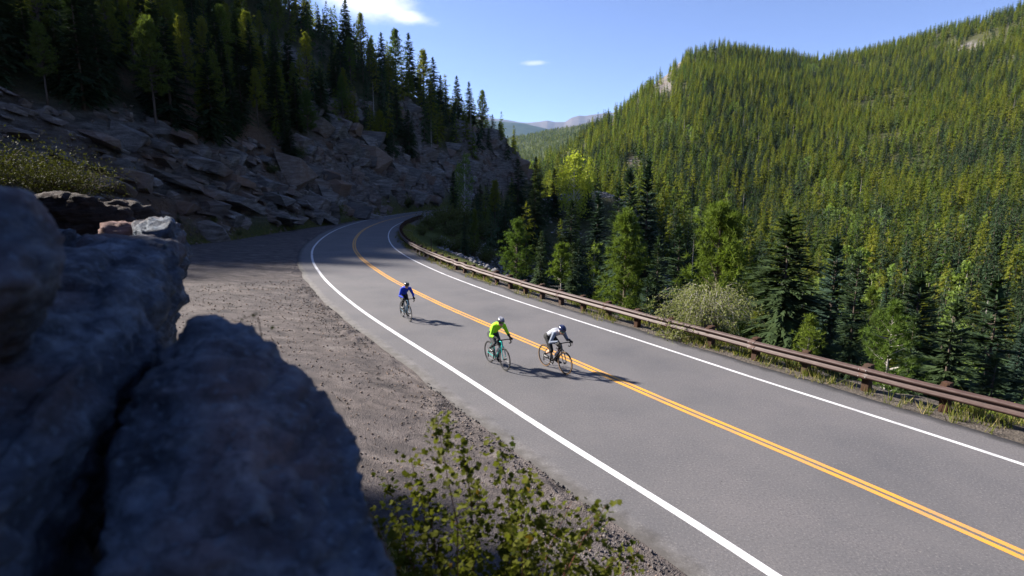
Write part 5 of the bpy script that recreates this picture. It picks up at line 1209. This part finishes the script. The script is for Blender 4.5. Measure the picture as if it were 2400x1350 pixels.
for i, p in enumerate(spots):
    s_ = g.uniform(0.04, 0.085); rot = Euler((g.normal(-0.3, 0.6), g.normal(0, 0.5), g.uniform(0, 6.28)))
    if i < 300: obj('leaf', LEAF[i % 6], cur, tuple(p), rot, s_)
    else:
        me = LEAF[i % 6]; M_ = Matrix.LocRotScale(Vector(p), rot, Vector((s_,) * 3)); rest_.append(np.array([M_ @ v.co for v in me.vertices]))
if rest_:
    V = np.concatenate(rest_); F = np.concatenate([np.array([[k, (k + 1) % 14, 14] for k in range(14)]) + 15 * i for i in range(len(rest_))])
    lo = obj('foliage', mesh_np('foliage', V, tris=F, mats=[MAT['currant']], smooth=True), cur); lo['kind'] = 'stuff'
# ground weeds under it
g = np.random.default_rng(46); P = np.stack([g.uniform(-1.9, 1.4, 420), g.uniform(6.2, 9.2, 420)], 1); z = terrain(P[:, 0], P[:, 1]); k = fbm(P3(P[:, 0] * 0.9, P[:, 1] * 0.9), 3, 97) > 0.46
grass('weeds', np.c_[P[k], z[k] + 0.03], g.uniform(0.1, 0.3, k.sum()), 47, 'yellow-green weeds on the gravel behind the leafy bush', 12)
# bare sprig against the pull-out
spg = MB(); b = at(618, 830, 2.75); sprig = empty('sprig', tuple(b)); pts = [b, at(612, 780, 2.75), at(606, 748, 2.76), at(590, 740, 2.77), at(566, 748, 2.78)]
spg.tube([tuple(np.array(p) - b) for p in pts], [0.003, 0.0028, 0.0022, 0.002, 0.0015], 5).tube([tuple(np.array(p) - b) for p in (at(606, 748, 2.76), at(600, 735, 2.76))], [0.002, 0.001], 5)
spg.obj('stem', MAT['twig'], sprig)
for i, (x, y) in enumerate([(600, 735), (566, 750), (575, 744), (596, 741), (640, 770)]): obj('leaf', LEAF[i], sprig, tuple(at(x, y, 2.76) - b), (0.4 * i, 0.5, i), 0.028)
tag(sprig, 'thin sprig with a few leaves sticking up behind the big boulder', 'plant')

# ------------------------------------------------------------------ bicycles (x forward, y to the rider's left, ground at z = 0)
MAT['tyre'] = plain('tyre_rubber', (0.012, 0.012, 0.013), 0.75); MAT['rim'] = plain('dark_rim', (0.03, 0.03, 0.033), 0.35, 0.3)
MAT['tan'] = plain('tan_tyre_wall', (0.30, 0.17, 0.08), 0.75); MAT['steel'] = plain('bare_metal', (0.55, 0.55, 0.56), 0.3, 0.9); MAT['blackalu'] = plain('black_metal', (0.012, 0.012, 0.014), 0.4, 0.3)
MAT['teal'] = plain('teal_frame_paint', (0.025, 0.37, 0.34), 0.25, 0.0, 0.5, 0.6, 0.04); MAT['blackframe'] = plain('black_frame_paint', (0.010, 0.010, 0.012), 0.25, 0.0, 0.5, 0.6)
MAT['blueframe'] = plain('grey_blue_frame_paint', (0.10, 0.20, 0.28), 0.25, 0.0, 0.5, 0.6); MAT['bottle'] = plain('pale_bottle_plastic', (0.62, 0.66, 0.72), 0.4); MAT['saddle'] = plain('saddle_cover', (0.014, 0.014, 0.016), 0.6)
RW_, RH, FH_, BBp = 0.338, (-0.415, 0, 0.338), (0.580, 0, 0.338), (0.0, 0, 0.272)
RX90 = Matrix.Rotation(math.pi / 2, 4, 'X')
def ring(mb, c, prof, n=48): return mb.lathe(prof, n, Matrix.Translation(c) @ RX90, True)
def circ(R0, r, k=8): return [(R0 + r * math.cos(2 * math.pi * i / k), r * math.sin(2 * math.pi * i / k)) for i in range(k)]
def bicycle(o, fm, tyre_wall, ribs_rim, crank, disc):
    """all parts under the empty o; crank: angle of the right crank arm"""
    def wheel(c, rear):
        w = ring(MB(), c, [(0.290, -0.012), (0.314, -0.012), (0.318, 0.0), (0.314, 0.012), (0.290, 0.012), (0.282, 0.0)]).obj('wheel', ribs_rim, o)
        ring(MB(), c, circ(0.3265, 0.0135)).obj('tyre', MAT['tyre'], w)
        if tyre_wall: ring(MB(), c, [(0.315, -0.0142), (0.326, -0.0152), (0.326, 0.0152), (0.315, 0.0142)]).obj('tyre_wall', MAT['tan'], w)
        mb = MB()
        for i in range(24):
            a = 2 * math.pi * i / 24; b = a + (0.55 if i % 2 else -0.55); s_ = 0.028 if (i // 2) % 2 else -0.028
            mb.tube([(c[0] + 0.022 * math.cos(b), s_, c[2] + 0.022 * math.sin(b)), (c[0] + 0.290 * math.cos(a), 0, c[2] + 0.290 * math.sin(a))], 0.0013, 4)
        mb.obj('spokes', MAT['blackalu'], w)['kind'] = 'stuff'
        MB().tube([(c[0], -0.05, c[2]), (c[0], -0.03, c[2]), (c[0], 0.03, c[2]), (c[0], 0.05, c[2])], [0.012, 0.024, 0.024, 0.012], 12).obj('hub', MAT['blackalu'], w)
        if disc: ring(MB(), (c[0], 0.042, c[2]), [(0.045, -0.001), (0.072, -0.001), (0.072, 0.001), (0.045, 0.001)], 32).obj('disc_rotor', MAT['steel'], w)
        return w
    wheel(RH, True); wheel(FH_, False)
    HT0, HT1, ST = (0.425, 0, 0.705), (0.383, 0, 0.850), (-0.150, 0, 0.775)
    f = MB()
    f.tube([BBp, (-0.075, 0, 0.52), ST], [0.019, 0.016, 0.015], 12).tube([HT0, HT1], [0.026, 0.023], 14)
    f.tube([(BBp[0] + 0.01, 0, BBp[2]), (0.22, 0, 0.50), (0.415, 0, 0.735)], [0.024, 0.026, 0.024], 12).tube([ST, (0.10, 0, 0.806), (0.388, 0, 0.825)], [0.015, 0.017, 0.018], 12)
    for s_ in (-1, 1):
        f.tube([(-0.03, s_ * 0.030, 0.272), (-0.20, s_ * 0.052, 0.30), (RH[0], s_ * 0.064, RH[2])], [0.013, 0.011, 0.009], 8).tube([(-0.148, s_ * 0.012, 0.735), (-0.24, s_ * 0.045, 0.60), (RH[0], s_ * 0.064, RH[2])], [0.010, 0.009, 0.008], 8)
    f.tube([(0, -0.042, BBp[2]), (0, 0.042, BBp[2])], 0.026, 12); f.obj('frame', fm, o)
    k = MB().tube([HT0, (0.447, 0, 0.685)], 0.024, 10)
    for s_ in (-1, 1): k.tube([(0.440, s_ * 0.02, 0.70), (0.462, s_ * 0.050, 0.63), (0.520, s_ * 0.053, 0.46), (FH_[0], s_ * 0.053, FH_[2])], [0.016, 0.015, 0.012, 0.009], 10)
    k.obj('fork', fm, o)
    MB().tube([ST, (-0.185, 0, 0.905)], 0.0135, 10).obj('seatpost', MAT['blackalu'], o)
    sv, sf = [], []
    for i in range(13):
        u = i / 12; x = -0.335 + 0.275 * u; w = 0.070 * (1 - u) ** 0.9 + 0.016; z = 0.935 + 0.012 * (1 - u) ** 2 - 0.012 * u
        for j in range(9): q = -1 + 2 * j / 8; sv.append((x, w * q, z - 0.030 * abs(q) ** 3)); 
        for j in range(9): q = 1 - 2 * j / 8; sv.append((x, w * q * 0.85, z - 0.042))
    for i in range(12):
        for j in range(18): a, b = i * 18 + j, i * 18 + (j + 1) % 18; sf.append([a, b, b + 18, a + 18])
    sf.append(list(range(18))[::-1]); sf.append([12 * 18 + j for j in range(18)]); m_ = MB(); m_.add(sv, sf); m_.obj('saddle', MAT['saddle'], o)
    MB().tube([HT1, (0.375, 0, 0.885)], 0.018, 10).tube([(0.376, 0, 0.880), (0.455, 0, 0.905)], [0.018, 0.017], 10).obj('stem', MAT['blackalu'], o)
    hb = [(0.458, 0, 0.906), (0.460, 0.08, 0.907), (0.462, 0.175, 0.906), (0.478, 0.203, 0.906), (0.515, 0.210, 0.902), (0.548, 0.212, 0.882), (0.556, 0.214, 0.845), (0.540, 0.217, 0.808), (0.500, 0.220, 0.788), (0.440, 0.222, 0.784)]
    MB().tube([(x, -y, z) for x, y, z in hb[::-1]] + hb[1:], 0.0150, 10).obj('handlebar', MAT['blackalu'], o)
    for s_ in (-1, 1):
        h = MB().tube([(0.505, s_ * 0.209, 0.908), (0.548, s_ * 0.209, 0.925), (0.590, s_ * 0.208, 0.938), (0.606, s_ * 0.208, 0.968), (0.603, s_ * 0.208, 0.985)], [0.019, 0.020, 0.019, 0.015, 0.010], 10)
        h.tube([(0.602, s_ * 0.212, 0.942), (0.618, s_ * 0.216, 0.895), (0.600, s_ * 0.222, 0.835), (0.585, s_ * 0.226, 0.820)], [0.008, 0.007, 0.006, 0.005], 8); h.obj('brake_lever', MAT['blackalu'], o)
    ring(MB(), (0, -0.046, BBp[2]), [(0.060, -0.0015), (0.103, -0.0015), (0.106, 0), (0.103, 0.0015), (0.060, 0.0015)], 40).obj('chainring', MAT['blackalu'], o)
    ring(MB(), (RH[0], -0.040, RH[2]), [(0.022, -0.012), (0.030, -0.012), (0.058, 0.012), (0.022, 0.012)], 28).obj('cassette', MAT['steel'], o)
    ped = {}
    for s_, a in ((-1, crank), (1, crank + math.pi)):
        e = (BBp[0] + 0.172 * math.cos(a), s_ * 0.075, BBp[2] + 0.172 * math.sin(a)); MB().tube([(0, s_ * 0.060, BBp[2]), e], [0.014, 0.011], 8).obj('crank_arm', MAT['blackalu'], o)
        MB().box((e[0], s_ * 0.118, e[2]), (0.085, 0.06, 0.016), bev=0.004).obj('pedal', MAT['blackalu'], o); ped[s_] = np.array((e[0], s_ * 0.118, e[2]))
    ch = MB().tube([(0.0, -0.046, BBp[2] + 0.103), (RH[0], -0.046, RH[2] + 0.045)], 0.004, 6).tube([(0.0, -0.046, BBp[2] - 0.103), (RH[0] + 0.03, -0.046, 0.185)], 0.004, 6); ch.obj('chain', MAT['steel'], o)
    MB().tube([(RH[0] + 0.01, -0.05, RH[2] - 0.02), (RH[0] + 0.03, -0.055, 0.26), (RH[0] + 0.02, -0.05, 0.185)], [0.014, 0.016, 0.018], 8).obj('rear_derailleur', MAT['blackalu'], o)
    cg = MB()
    for s_ in (-1, 1): cg.tube([(0.135, s_ * 0.034, 0.435), (0.13, s_ * 0.040, 0.505), (0.20, s_ * 0.036, 0.585)], 0.004, 6)
    cg.tube([(0.115, 0, 0.395), (0.135, 0, 0.43), (0.2, 0, 0.52)], 0.005, 6).obj('bottle_cage', MAT['blackalu'], o)
    return ped
def bottle(M_, label):
    b = MB().lathe([(0.0, 0.0), (0.033, 0.002), (0.036, 0.012), (0.036, 0.085), (0.031, 0.098), (0.036, 0.112), (0.036, 0.150), (0.026, 0.168), (0.016, 0.174), (0.013, 0.196), (0.0, 0.198)], 18)
    o = b.obj('water_bottle', MAT['bottle']); d = Vector((0.195, 0, 0.230)).normalized(); q = d.to_track_quat('Z', 'Y').to_matrix().to_4x4()
    o.matrix_world = M_ @ Matrix.Translation((0.112, 0, 0.455)) @ q
    return tag(o, label, 'bottle', 'water bottles in the bicycle cages')

# ------------------------------------------------------------------ riders
UVS = None
def sphere_np(n=12, m_=18):
    V = [(0, 0, 1)]; F = []
    for i in range(1, n):
        for j in range(m_): a, b = math.pi * i / n, 2 * math.pi * j / m_; V.append((math.sin(a) * math.cos(b), math.sin(a) * math.sin(b), math.cos(a)))
    V.append((0, 0, -1)); L = len(V) - 1
    for j in range(m_): F.append([0, 1 + j, 1 + (j + 1) % m_]); F.append([L, 1 + (n - 2) * m_ + (j + 1) % m_, 1 + (n - 2) * m_ + j])
    for i in range(n - 2):
        for j in range(m_): a, b = 1 + i * m_ + j, 1 + i * m_ + (j + 1) % m_; F.append([a, a + m_, b + m_, b])
    return np.array(V, float), F
class Body:
    def __init__(s): s.V, s.F, s.prims = [], [], []
    def _add(s, V, F):
        n = sum(len(v) for v in s.V); s.V.append(V); s.F += [[i + n for i in f] for f in F]
    def ell(s, c, rad, label, rot=None):
        V, F = sphere_np(); Rm = np.array(rot) if rot is not None else np.eye(3); c = np.array(c, float); rad = np.array(rad, float)
        s._add((V * rad) @ Rm.T + c, F); s.prims.append(('e', label, c, rad, Rm))
    def cap(s, a, b, ra, rb, label):
        a, b = np.array(a, float), np.array(b, float); d = b - a; L = np.linalg.norm(d); d = d / L; u = np.cross(d, (0.12, 0.95, 0.28)); u /= np.linalg.norm(u); v = np.cross(d, u); V, F = sphere_np(12, 16)
        Q = V[:, 0:1] * u + V[:, 1:2] * v + V[:, 2:3] * d; top = V[:, 2] > 0.01
        s._add(np.where(top[:, None], b + Q * rb, a + Q * ra), F); s.prims.append(('c', label, a, b, ra, rb))
    def limb(s, pts, rs, label):
        for i in range(len(pts) - 1): s.cap(pts[i], pts[i + 1], rs[i], rs[i + 1], label if isinstance(label, str) else label[i])
    def label(s, P):
        best = np.full(len(P), 1e9); lab = np.zeros(len(P), int); names = sorted({p[1] for p in s.prims})
        for p in s.prims:
            if p[0] == 'e': q = ((P - p[2]) @ p[4]) / p[3]; d = (np.linalg.norm(q, axis=1) - 1) * p[3].min()
            else:
                a, b, ra, rb = p[2:]; ab = b - a; t = np.clip(((P - a) @ ab) / (ab @ ab), 0, 1); d = np.linalg.norm(P - a - t[:, None] * ab, axis=1) - (ra + (rb - ra) * t)
            m_ = d < best; best[m_] = d[m_]; lab[m_] = names.index(p[1])
        return lab, names
def ik(a, b, l1, l2, pole):
    a, b, pole = map(lambda q: np.array(q, float), (a, b, pole)); d = b - a; D = min(np.linalg.norm(d), (l1 + l2) * 0.999); d = d / np.linalg.norm(d); x = (l1 * l1 - l2 * l2 + D * D) / (2 * D); h = math.sqrt(max(l1 * l1 - x * x, 0))
    n = pole - d * (pole @ d); n /= np.linalg.norm(n); return a + d * x + n * h
def rider(M_, ped, crank, neck, head, head_pitch, head_yaw, shoulders, hands, mats, bare_calf, label, rib_mat, helmet_mat, band=None, lens=None, pack=None):
    root = bpy.data.objects.new('person', None); root.empty_display_size = 0.2; root.matrix_world = M_; link(root); tag(root, label, 'cyclist', 'cyclists riding down the road')
    B = Body(); hip = np.array((-0.185, 0, 1.000)); neck = np.array(neck); sh = np.array(shoulders)
    ax = sh - hip; L = np.linalg.norm(ax); ax /= L; lat = np.array((0, 1.0, 0)); up = np.cross(ax, lat); Rm = np.stack([ax, lat, up], 1); bow = -up * 0.0 + np.array((-0.02, 0, 0.045))
    B.ell(hip + (0.0, 0, -0.005), (0.145, 0.165, 0.112), 'hips', Rm); B.ell(hip + ax * 0.16 + bow * 0.7, (0.17, 0.138, 0.105), 'torso', Rm); B.ell(hip + ax * L * 0.66 + bow, (0.20, 0.168, 0.118), 'torso', Rm)
    B.ell(hip + ax * L * 0.92 + bow * 0.4, (0.11, 0.165, 0.085), 'torso', Rm)
    for s_ in (-1, 1): B.ell(hip + np.array((-0.05, s_ * 0.075, -0.03)), (0.10, 0.085, 0.10), 'hips')
    B.cap(sh + (0, -0.135, 0.0), sh + (0, 0.135, 0.0), 0.062, 0.062, 'torso')
    B.cap(sh + (0.0, 0, 0.035), neck, 0.062, 0.054, 'collar'); hc = np.array(head); B.cap(neck, hc + (0.01, 0, -0.05), 0.053, 0.052, 'neck')
    HR = (Matrix.Rotation(head_yaw, 3, 'Z') @ Matrix.Rotation(head_pitch, 3, 'Y')); HRn = np.array(HR)
    def hp(x, y, z): return hc + HRn @ np.array((x, y, z))
    B.ell(hc, (0.098, 0.077, 0.108), 'head', HRn); B.ell(hp(0.030, 0, -0.068), (0.062, 0.056, 0.062), 'head', HRn); B.cap(hp(0.098, 0, -0.012), hp(0.112, 0, -0.038), 0.011, 0.015, 'head'); B.cap(hp(0.075, 0, -0.108), hp(0.068, 0, -0.112), 0.020, 0.018, 'head')
    B.cap(hp(0.088, -0.018, -0.072), hp(0.088, 0.018, -0.072), 0.010, 0.010, 'head')
    for s_ in (-1, 1): B.ell(hp(-0.005, s_ * 0.078, -0.022), (0.020, 0.010, 0.030), 'head', HRn)
    for s_ in (-1, 1):
        S_ = sh + np.array((0.0, s_ * 0.172, -0.01)); Hd = np.array(hands) * np.array((1, s_, 1)); El = ik(S_, Hd + (-0.07, 0, 0.03), 0.285, 0.255, (-0.35, s_ * 0.55, -0.75)); Wr = Hd + np.array((-0.07, s_ * 0.004, 0.03))
        B.limb([S_, S_ + (El - S_) * 0.5, El], [0.060, 0.049, 0.040], 'upper_arm'); fm_ = El + (Wr - El) * 0.5; B.limb([El, El + (Wr - El) * 0.28, fm_], [0.040, 0.041, 0.036], 'forearm'); B.limb([fm_, Wr], [0.036, 0.027], 'cuff')
        # palm over the hood, four fingers curled round it, thumb inside
        B.ell(Hd + np.array((-0.020, 0, 0.012)), (0.050, 0.030, 0.020), 'hand', np.array(Matrix.Rotation(0.25, 3, 'Y')))
        B.cap(Wr, Hd + np.array((-0.03, 0, 0.012)), 0.026, 0.026, 'hand')
        for j in range(4):
            x0 = 0.022 - 0.020 * j; l = (0.9, 1.0, 0.95, 0.78)[j]; p0 = Hd + np.array((x0, s_ * 0.022, 0.010)); p1 = p0 + np.array((0.014, s_ * 0.024 * l, -0.020 * l)); p2 = p1 + np.array((0.006, -s_ * 0.002, -0.030 * l)); p3 = p2 + np.array((-0.004, -s_ * 0.022 * l, -0.012))
            B.limb([p0, p1, p2, p3], [0.0105, 0.0100, 0.0095, 0.0085], 'hand')
        t0 = Hd + np.array((-0.015, -s_ * 0.022, 0.006)); B.limb([t0, t0 + np.array((0.022, -s_ * 0.016, -0.012)), t0 + np.array((0.040, -s_ * 0.012, -0.034))], [0.0125, 0.0115, 0.0100], 'hand')
        # leg
        pd = ped[s_]; hj = hip + np.array((0.015, s_ * 0.088, -0.045)); heel = 0.10; ank = pd + np.array((-0.115, -s_ * 0.012, 0.105)); kn = ik(hj, ank, 0.440, 0.425, (1, s_ * 0.10, 0.35))
        B.limb([hj, hj + (kn - hj) * 0.45, kn], [0.094, 0.080, 0.056], 'thigh'); c1 = kn + (ank - kn) * 0.28; bk = np.array((-0.018, 0, 0)); B.limb([kn, kn + (ank - kn) * 0.12], [0.056, 0.054], 'knee'); B.limb([kn + (ank - kn) * 0.12, c1 + bk, kn + (ank - kn) * 0.62, ], [0.052, 0.056, 0.042], 'calf'); B.limb([kn + (ank - kn) * 0.62, ank], [0.041, 0.034], 'sock')
        B.cap(ank + (-0.035, 0, -0.055), pd + np.array((0.0, 0, 0.035)), 0.034, 0.036, 'shoe'); B.cap(pd + np.array((0.0, 0, 0.035)), pd + np.array((0.075, 0, 0.030)), 0.036, 0.026, 'shoe'); B.cap(ank, ank + (-0.015, 0, -0.05), 0.037, 0.037, 'shoe')
    V, F = np.concatenate(B.V), B.F; v, n, f = remeshed(V, F, 0.0085, 4); f = np.asarray(f); lab, names = B.label(v); skin = mats['skin']
    obj('body', mesh_np('body', v, quads=f, mats=[skin], smooth=True), root); fl = lab[f]; fm2 = np.array([np.bincount(r_).argmax() for r_ in fl])
    def cloth(name, labs, mat, off, extra=None):
        ids = [names.index(l) for l in labs if l in names]; k = np.isin(fm2, ids)
        if extra is not None: k &= extra(v[f].mean(1))
        ff = f[k]; u, inv = np.unique(ff, return_inverse=True); wr = (fbm(v[u] * np.array((22, 22, 22)), 2, 7) - 0.5) * 0.006
        return obj(name, mesh_np(name, v[u] + n[u] * (off + wr)[:, None] if hasattr(wr, '__len__') else off, quads=inv.reshape(-1, 4), mats=[mat], smooth=True), root)
    def pair(name, labs, mat, off):
        cloth(name, labs, mat, off, lambda c: c[:, 1] < 0); cloth(name, labs, mat, off, lambda c: c[:, 1] >= 0)
    cloth('jersey', ['torso', 'collar'], mats['jersey'], 0.007); pair('sleeve', ['upper_arm', 'forearm'] + ([] if 'cuff' in mats else ['cuff']), mats['sleeve'], 0.006)
    if 'cuff' in mats: pair('arm_warmer', ['cuff'], mats['cuff'], 0.006)
    pair('glove', ['hand'], mats['glove'], 0.003); cloth('tights', ['hips', 'thigh', 'knee'] + ([] if bare_calf else ['calf', 'sock']), mats['tights'], 0.004)
    if bare_calf: pair('sock', ['sock'], mats['tights'], 0.004)
    pair('shoe', ['shoe'], mats['shoe'], 0.004)
    # helmet: shell, raised ribs, chin strap
    def hshell(a, b, k=1.0): return hp(-0.012 + 0.140 * k * math.cos(a) * math.cos(b), 0.104 * k * math.cos(a) * math.sin(b), 0.030 + 0.098 * k * math.sin(a))
    hm, hf = [], []; na_, nb_ = 10, 32
    for i in range(na_ + 1):
        for j in range(nb_): b = 2 * math.pi * j / nb_; a = math.pi / 2 * i / na_ - 0.28 * (1 - i / na_) * (1 if math.cos(b) < 0 else 0.35); hm.append(hshell(a, b))
    for i in range(na_):
        for j in range(nb_): a, b = i * nb_ + j, i * nb_ + (j + 1) % nb_; hf.append([a, b, b + nb_, a + nb_])
    he = MB(); he.add(hm, hf); ho = he.obj('helmet', helmet_mat, root)
    for q in (-0.62, -0.31, 0.0, 0.31, 0.62):
        pts = []
        for i in range(11):
            t_ = -1.15 + 2.35 * i / 10; x = math.sin(t_); z = math.cos(t_) * math.cos(q); y = math.sin(q) * (0.55 + 0.45 * math.cos(t_)); nn = math.sqrt(x * x + y * y + z * z); pts.append(tuple(hp(-0.012 + 0.144 * x / nn, 0.108 * y / nn, 0.032 + 0.101 * z / nn)))
        MB().tube(pts, [0.004] + [0.0105] * 9 + [0.004], 6).obj('helmet_rib', rib_mat, ho)
    st = MB()
    for s_ in (-1, 1): st.tube([tuple(hp(0.02, s_ * 0.080, 0.01)), tuple(hp(0.025, s_ * 0.074, -0.06)), tuple(hp(0.045, 0, -0.132))], 0.0045, 5)
    st.obj('chin_strap', MAT['blackalu'], root)
    gv, gf = [], []
    for i in range(15):
        b = -1.15 + 2.3 * i / 14; h_ = 0.022 * (1 - 0.25 * abs(b)) - 0.006 * math.exp(-(b / 0.12) ** 2)
        for z in (0.006 + h_, 0.006 - h_ * 1.15): gv.append(hp(0.106 * math.cos(b) + 0.004, 0.086 * math.sin(b), z))
    for i in range(14): gf.append([2 * i, 2 * i + 1, 2 * i + 3, 2 * i + 2])
    gm_ = MB(); gm_.add(gv, gf); gm_.obj('sunglasses', lens or MAT['lens'], root)
    if band:
        bv, bf = [], []
        for i in range(17):
            b = -1.4 + 2.8 * i / 16
            bv.append(hp(0.108 * math.cos(b), 0.087 * math.sin(b), 0.052)); bv.append(hp(0.112 * math.cos(b) + (0.030 if abs(b) < 1.1 else 0) * math.cos(b), 0.088 * math.sin(b), 0.030))
        for i in range(16): bf.append([2 * i, 2 * i + 1, 2 * i + 3, 2 * i + 2])
        bb = MB(); bb.add(bv, bf); bb.obj('cap_peak', band, root)
    if pack:
        c = hip + ax * 0.10 + up * 0.0 + np.array((-0.05, 0, 0.10)); pm = MB()
        for y in (-0.075, 0.0, 0.075): pm.box(tuple(c + np.array((0, y, -abs(y) * 0.25))), (0.15, 0.066, 0.03), Matrix(Rm.tolist()), 0.012)
        pm.obj('back_pockets', pack, root)['kind'] = 'stuff'
    return root
def cloth_mat(name, col, rough=0.75):
    t = NT(name); p = t.coord(); w = t.noise(p, 14, 3); f_ = t.noise(p, 160, 2)
    return t.bsdf(t.mix(t.ramp(w, [(0.35, 0.25), (0.6, 0.0)]), col, tuple(c * 0.7 for c in col)), rough, t.bump(t.math('ADD', w, t.math('MULTIPLY', f_, 0.2)), 0.5, 0.012), 0.25)
MAT['skin'] = cloth_mat('skin', (0.50, 0.29, 0.20), 0.55); MAT['neon'] = cloth_mat('neon_green_jersey', (0.29, 0.70, 0.010)); MAT['blue'] = cloth_mat('royal_blue_jersey', (0.008, 0.042, 0.44)); MAT['greyj'] = cloth_mat('light_grey_jersey', (0.28, 0.295, 0.34)); MAT['greys'] = cloth_mat('mid_grey_sleeves', (0.16, 0.19, 0.25))
MAT['blackc'] = cloth_mat('black_fabric', (0.012, 0.013, 0.015)); MAT['charcoal'] = cloth_mat('charcoal_fabric', (0.032, 0.035, 0.040)); MAT['whiteshoe'] = cloth_mat('dark_shoe', (0.05, 0.05, 0.055), 0.4); MAT['lens'] = plain('dark_lens', (0.008, 0.008, 0.01), 0.12, 0.0, 0.6, 0.5); MAT['greenlens'] = plain('green_mirror_lens', (0.02, 0.26, 0.20), 0.15, 0.6, 0.6)
MAT['helmet_dark'] = plain('dark_helmet_shell', (0.018, 0.020, 0.026), 0.35, 0.0, 0.5, 0.5); MAT['helmet_navy'] = plain('navy_helmet_shell', (0.010, 0.016, 0.060), 0.22, 0.0, 0.5, 0.8); MAT['rib_white'] = plain('pale_helmet_rib', (0.17, 0.18, 0.23), 0.35, 0.0, 0.5, 0.4)
def place(rear, heading, lean=0.0):
    h = math.atan2(heading[1], heading[0]); o = np.array(rear) + 0.415 * np.array((math.cos(h), math.sin(h)))
    return Matrix.Translation((o[0], o[1], 0.004)) @ Matrix.Rotation(h, 4, 'Z') @ Matrix.Rotation(lean, 4, 'X')
def bike_root(M_, label):
    o = bpy.data.objects.new('bicycle', None); o.empty_display_size = 0.2; o.matrix_world = M_; link(o); return tag(o, label, 'bicycle', 'road bicycles')
M1 = place((-0.70, 17.30), (0.49, -0.87)); b1 = bike_root(M1, 'teal road bicycle under the neon green rider'); p1 = bicycle(b1, MAT['teal'], False, MAT['rim'], R(105), True)
rider(M1, p1, R(105), (0.275, 0, 1.345), (0.350, 0, 1.435), R(14), R(-4), (0.205, 0, 1.285), (0.555, 0.208, 0.962), dict(skin=MAT['skin'], jersey=MAT['neon'], sleeve=MAT['neon'], cuff=MAT['blackc'], glove=MAT['blackc'], tights=MAT['charcoal'], shoe=MAT['whiteshoe']), False,
      'cyclist in neon green jersey and striped helmet riding the teal bicycle', MAT['rib_white'], MAT['helmet_dark'], MAT['neon'], pack=MAT['charcoal'])
bottle(M1, 'pale water bottle on the frame of the teal bicycle')
M2_ = place((1.00, 16.92), (0.54, -0.84)); b2 = bike_root(M2_, 'black road bicycle with tan-walled tyres under the grey-clad rider'); p2 = bicycle(b2, MAT['blackframe'], True, MAT['rim'], R(160), False)
rider(M2_, p2, R(160), (0.345, 0, 1.225), (0.425, 0, 1.285), R(26), R(-6), (0.270, 0, 1.175), (0.560, 0.210, 0.955), dict(skin=MAT['skin'], jersey=MAT['greyj'], sleeve=MAT['greys'], glove=MAT['blackc'], tights=MAT['blackc'], shoe=MAT['whiteshoe']), True,
      'cyclist in light grey jersey and navy helmet crouching over the black bicycle', MAT['helmet_navy'], MAT['helmet_navy'], lens=MAT['greenlens'], pack=MAT['greyj'])
bottle(M2_, 'pale water bottle on the frame of the black bicycle')
M3 = place((-4.62, 23.75), (0.46, -0.89)); b3 = bike_root(M3, 'grey-blue road bicycle under the rider in blue'); p3 = bicycle(b3, MAT['blueframe'], False, MAT['rim'], R(80), True)
rider(M3, p3, R(80), (0.265, 0, 1.365), (0.335, 0, 1.460), R(10), R(-2), (0.195, 0, 1.30), (0.555, 0.208, 0.962), dict(skin=MAT['skin'], jersey=MAT['blue'], sleeve=MAT['blue'], glove=MAT['blackc'], tights=MAT['blackc'], shoe=MAT['whiteshoe']), False,
      'cyclist in royal blue jersey and black helmet riding behind the other two', MAT['helmet_dark'], MAT['helmet_dark'], pack=MAT['blue'])
bottle(M3, 'pale water bottle on the frame of the grey-blue bicycle')
bpy.data.scenes.remove(TMP)

# ------------------------------------------------------------------ haze: the mountain air
hm_ = bpy.data.materials.new('haze'); hm_.use_nodes = True; hn = hm_.node_tree.nodes; hn.clear()
pv = hn.new('ShaderNodeVolumePrincipled'); pv.inputs['Color'].default_value = (0.36, 0.60, 1.0, 1); pv.inputs['Density'].default_value = 1.5e-5; pv.inputs['Anisotropy'].default_value = 0.25
ho_ = hn.new('ShaderNodeOutputMaterial'); hm_.node_tree.links.new(pv.outputs[0], ho_.inputs['Volume'])
hz_ = MB().box((0, 0, 1520), (58000, 58000, 3200)).obj('haze', hm_, smooth=False); tag(hz_, 'thin blue mountain haze over the whole valley', 'haze', kind='stuff')
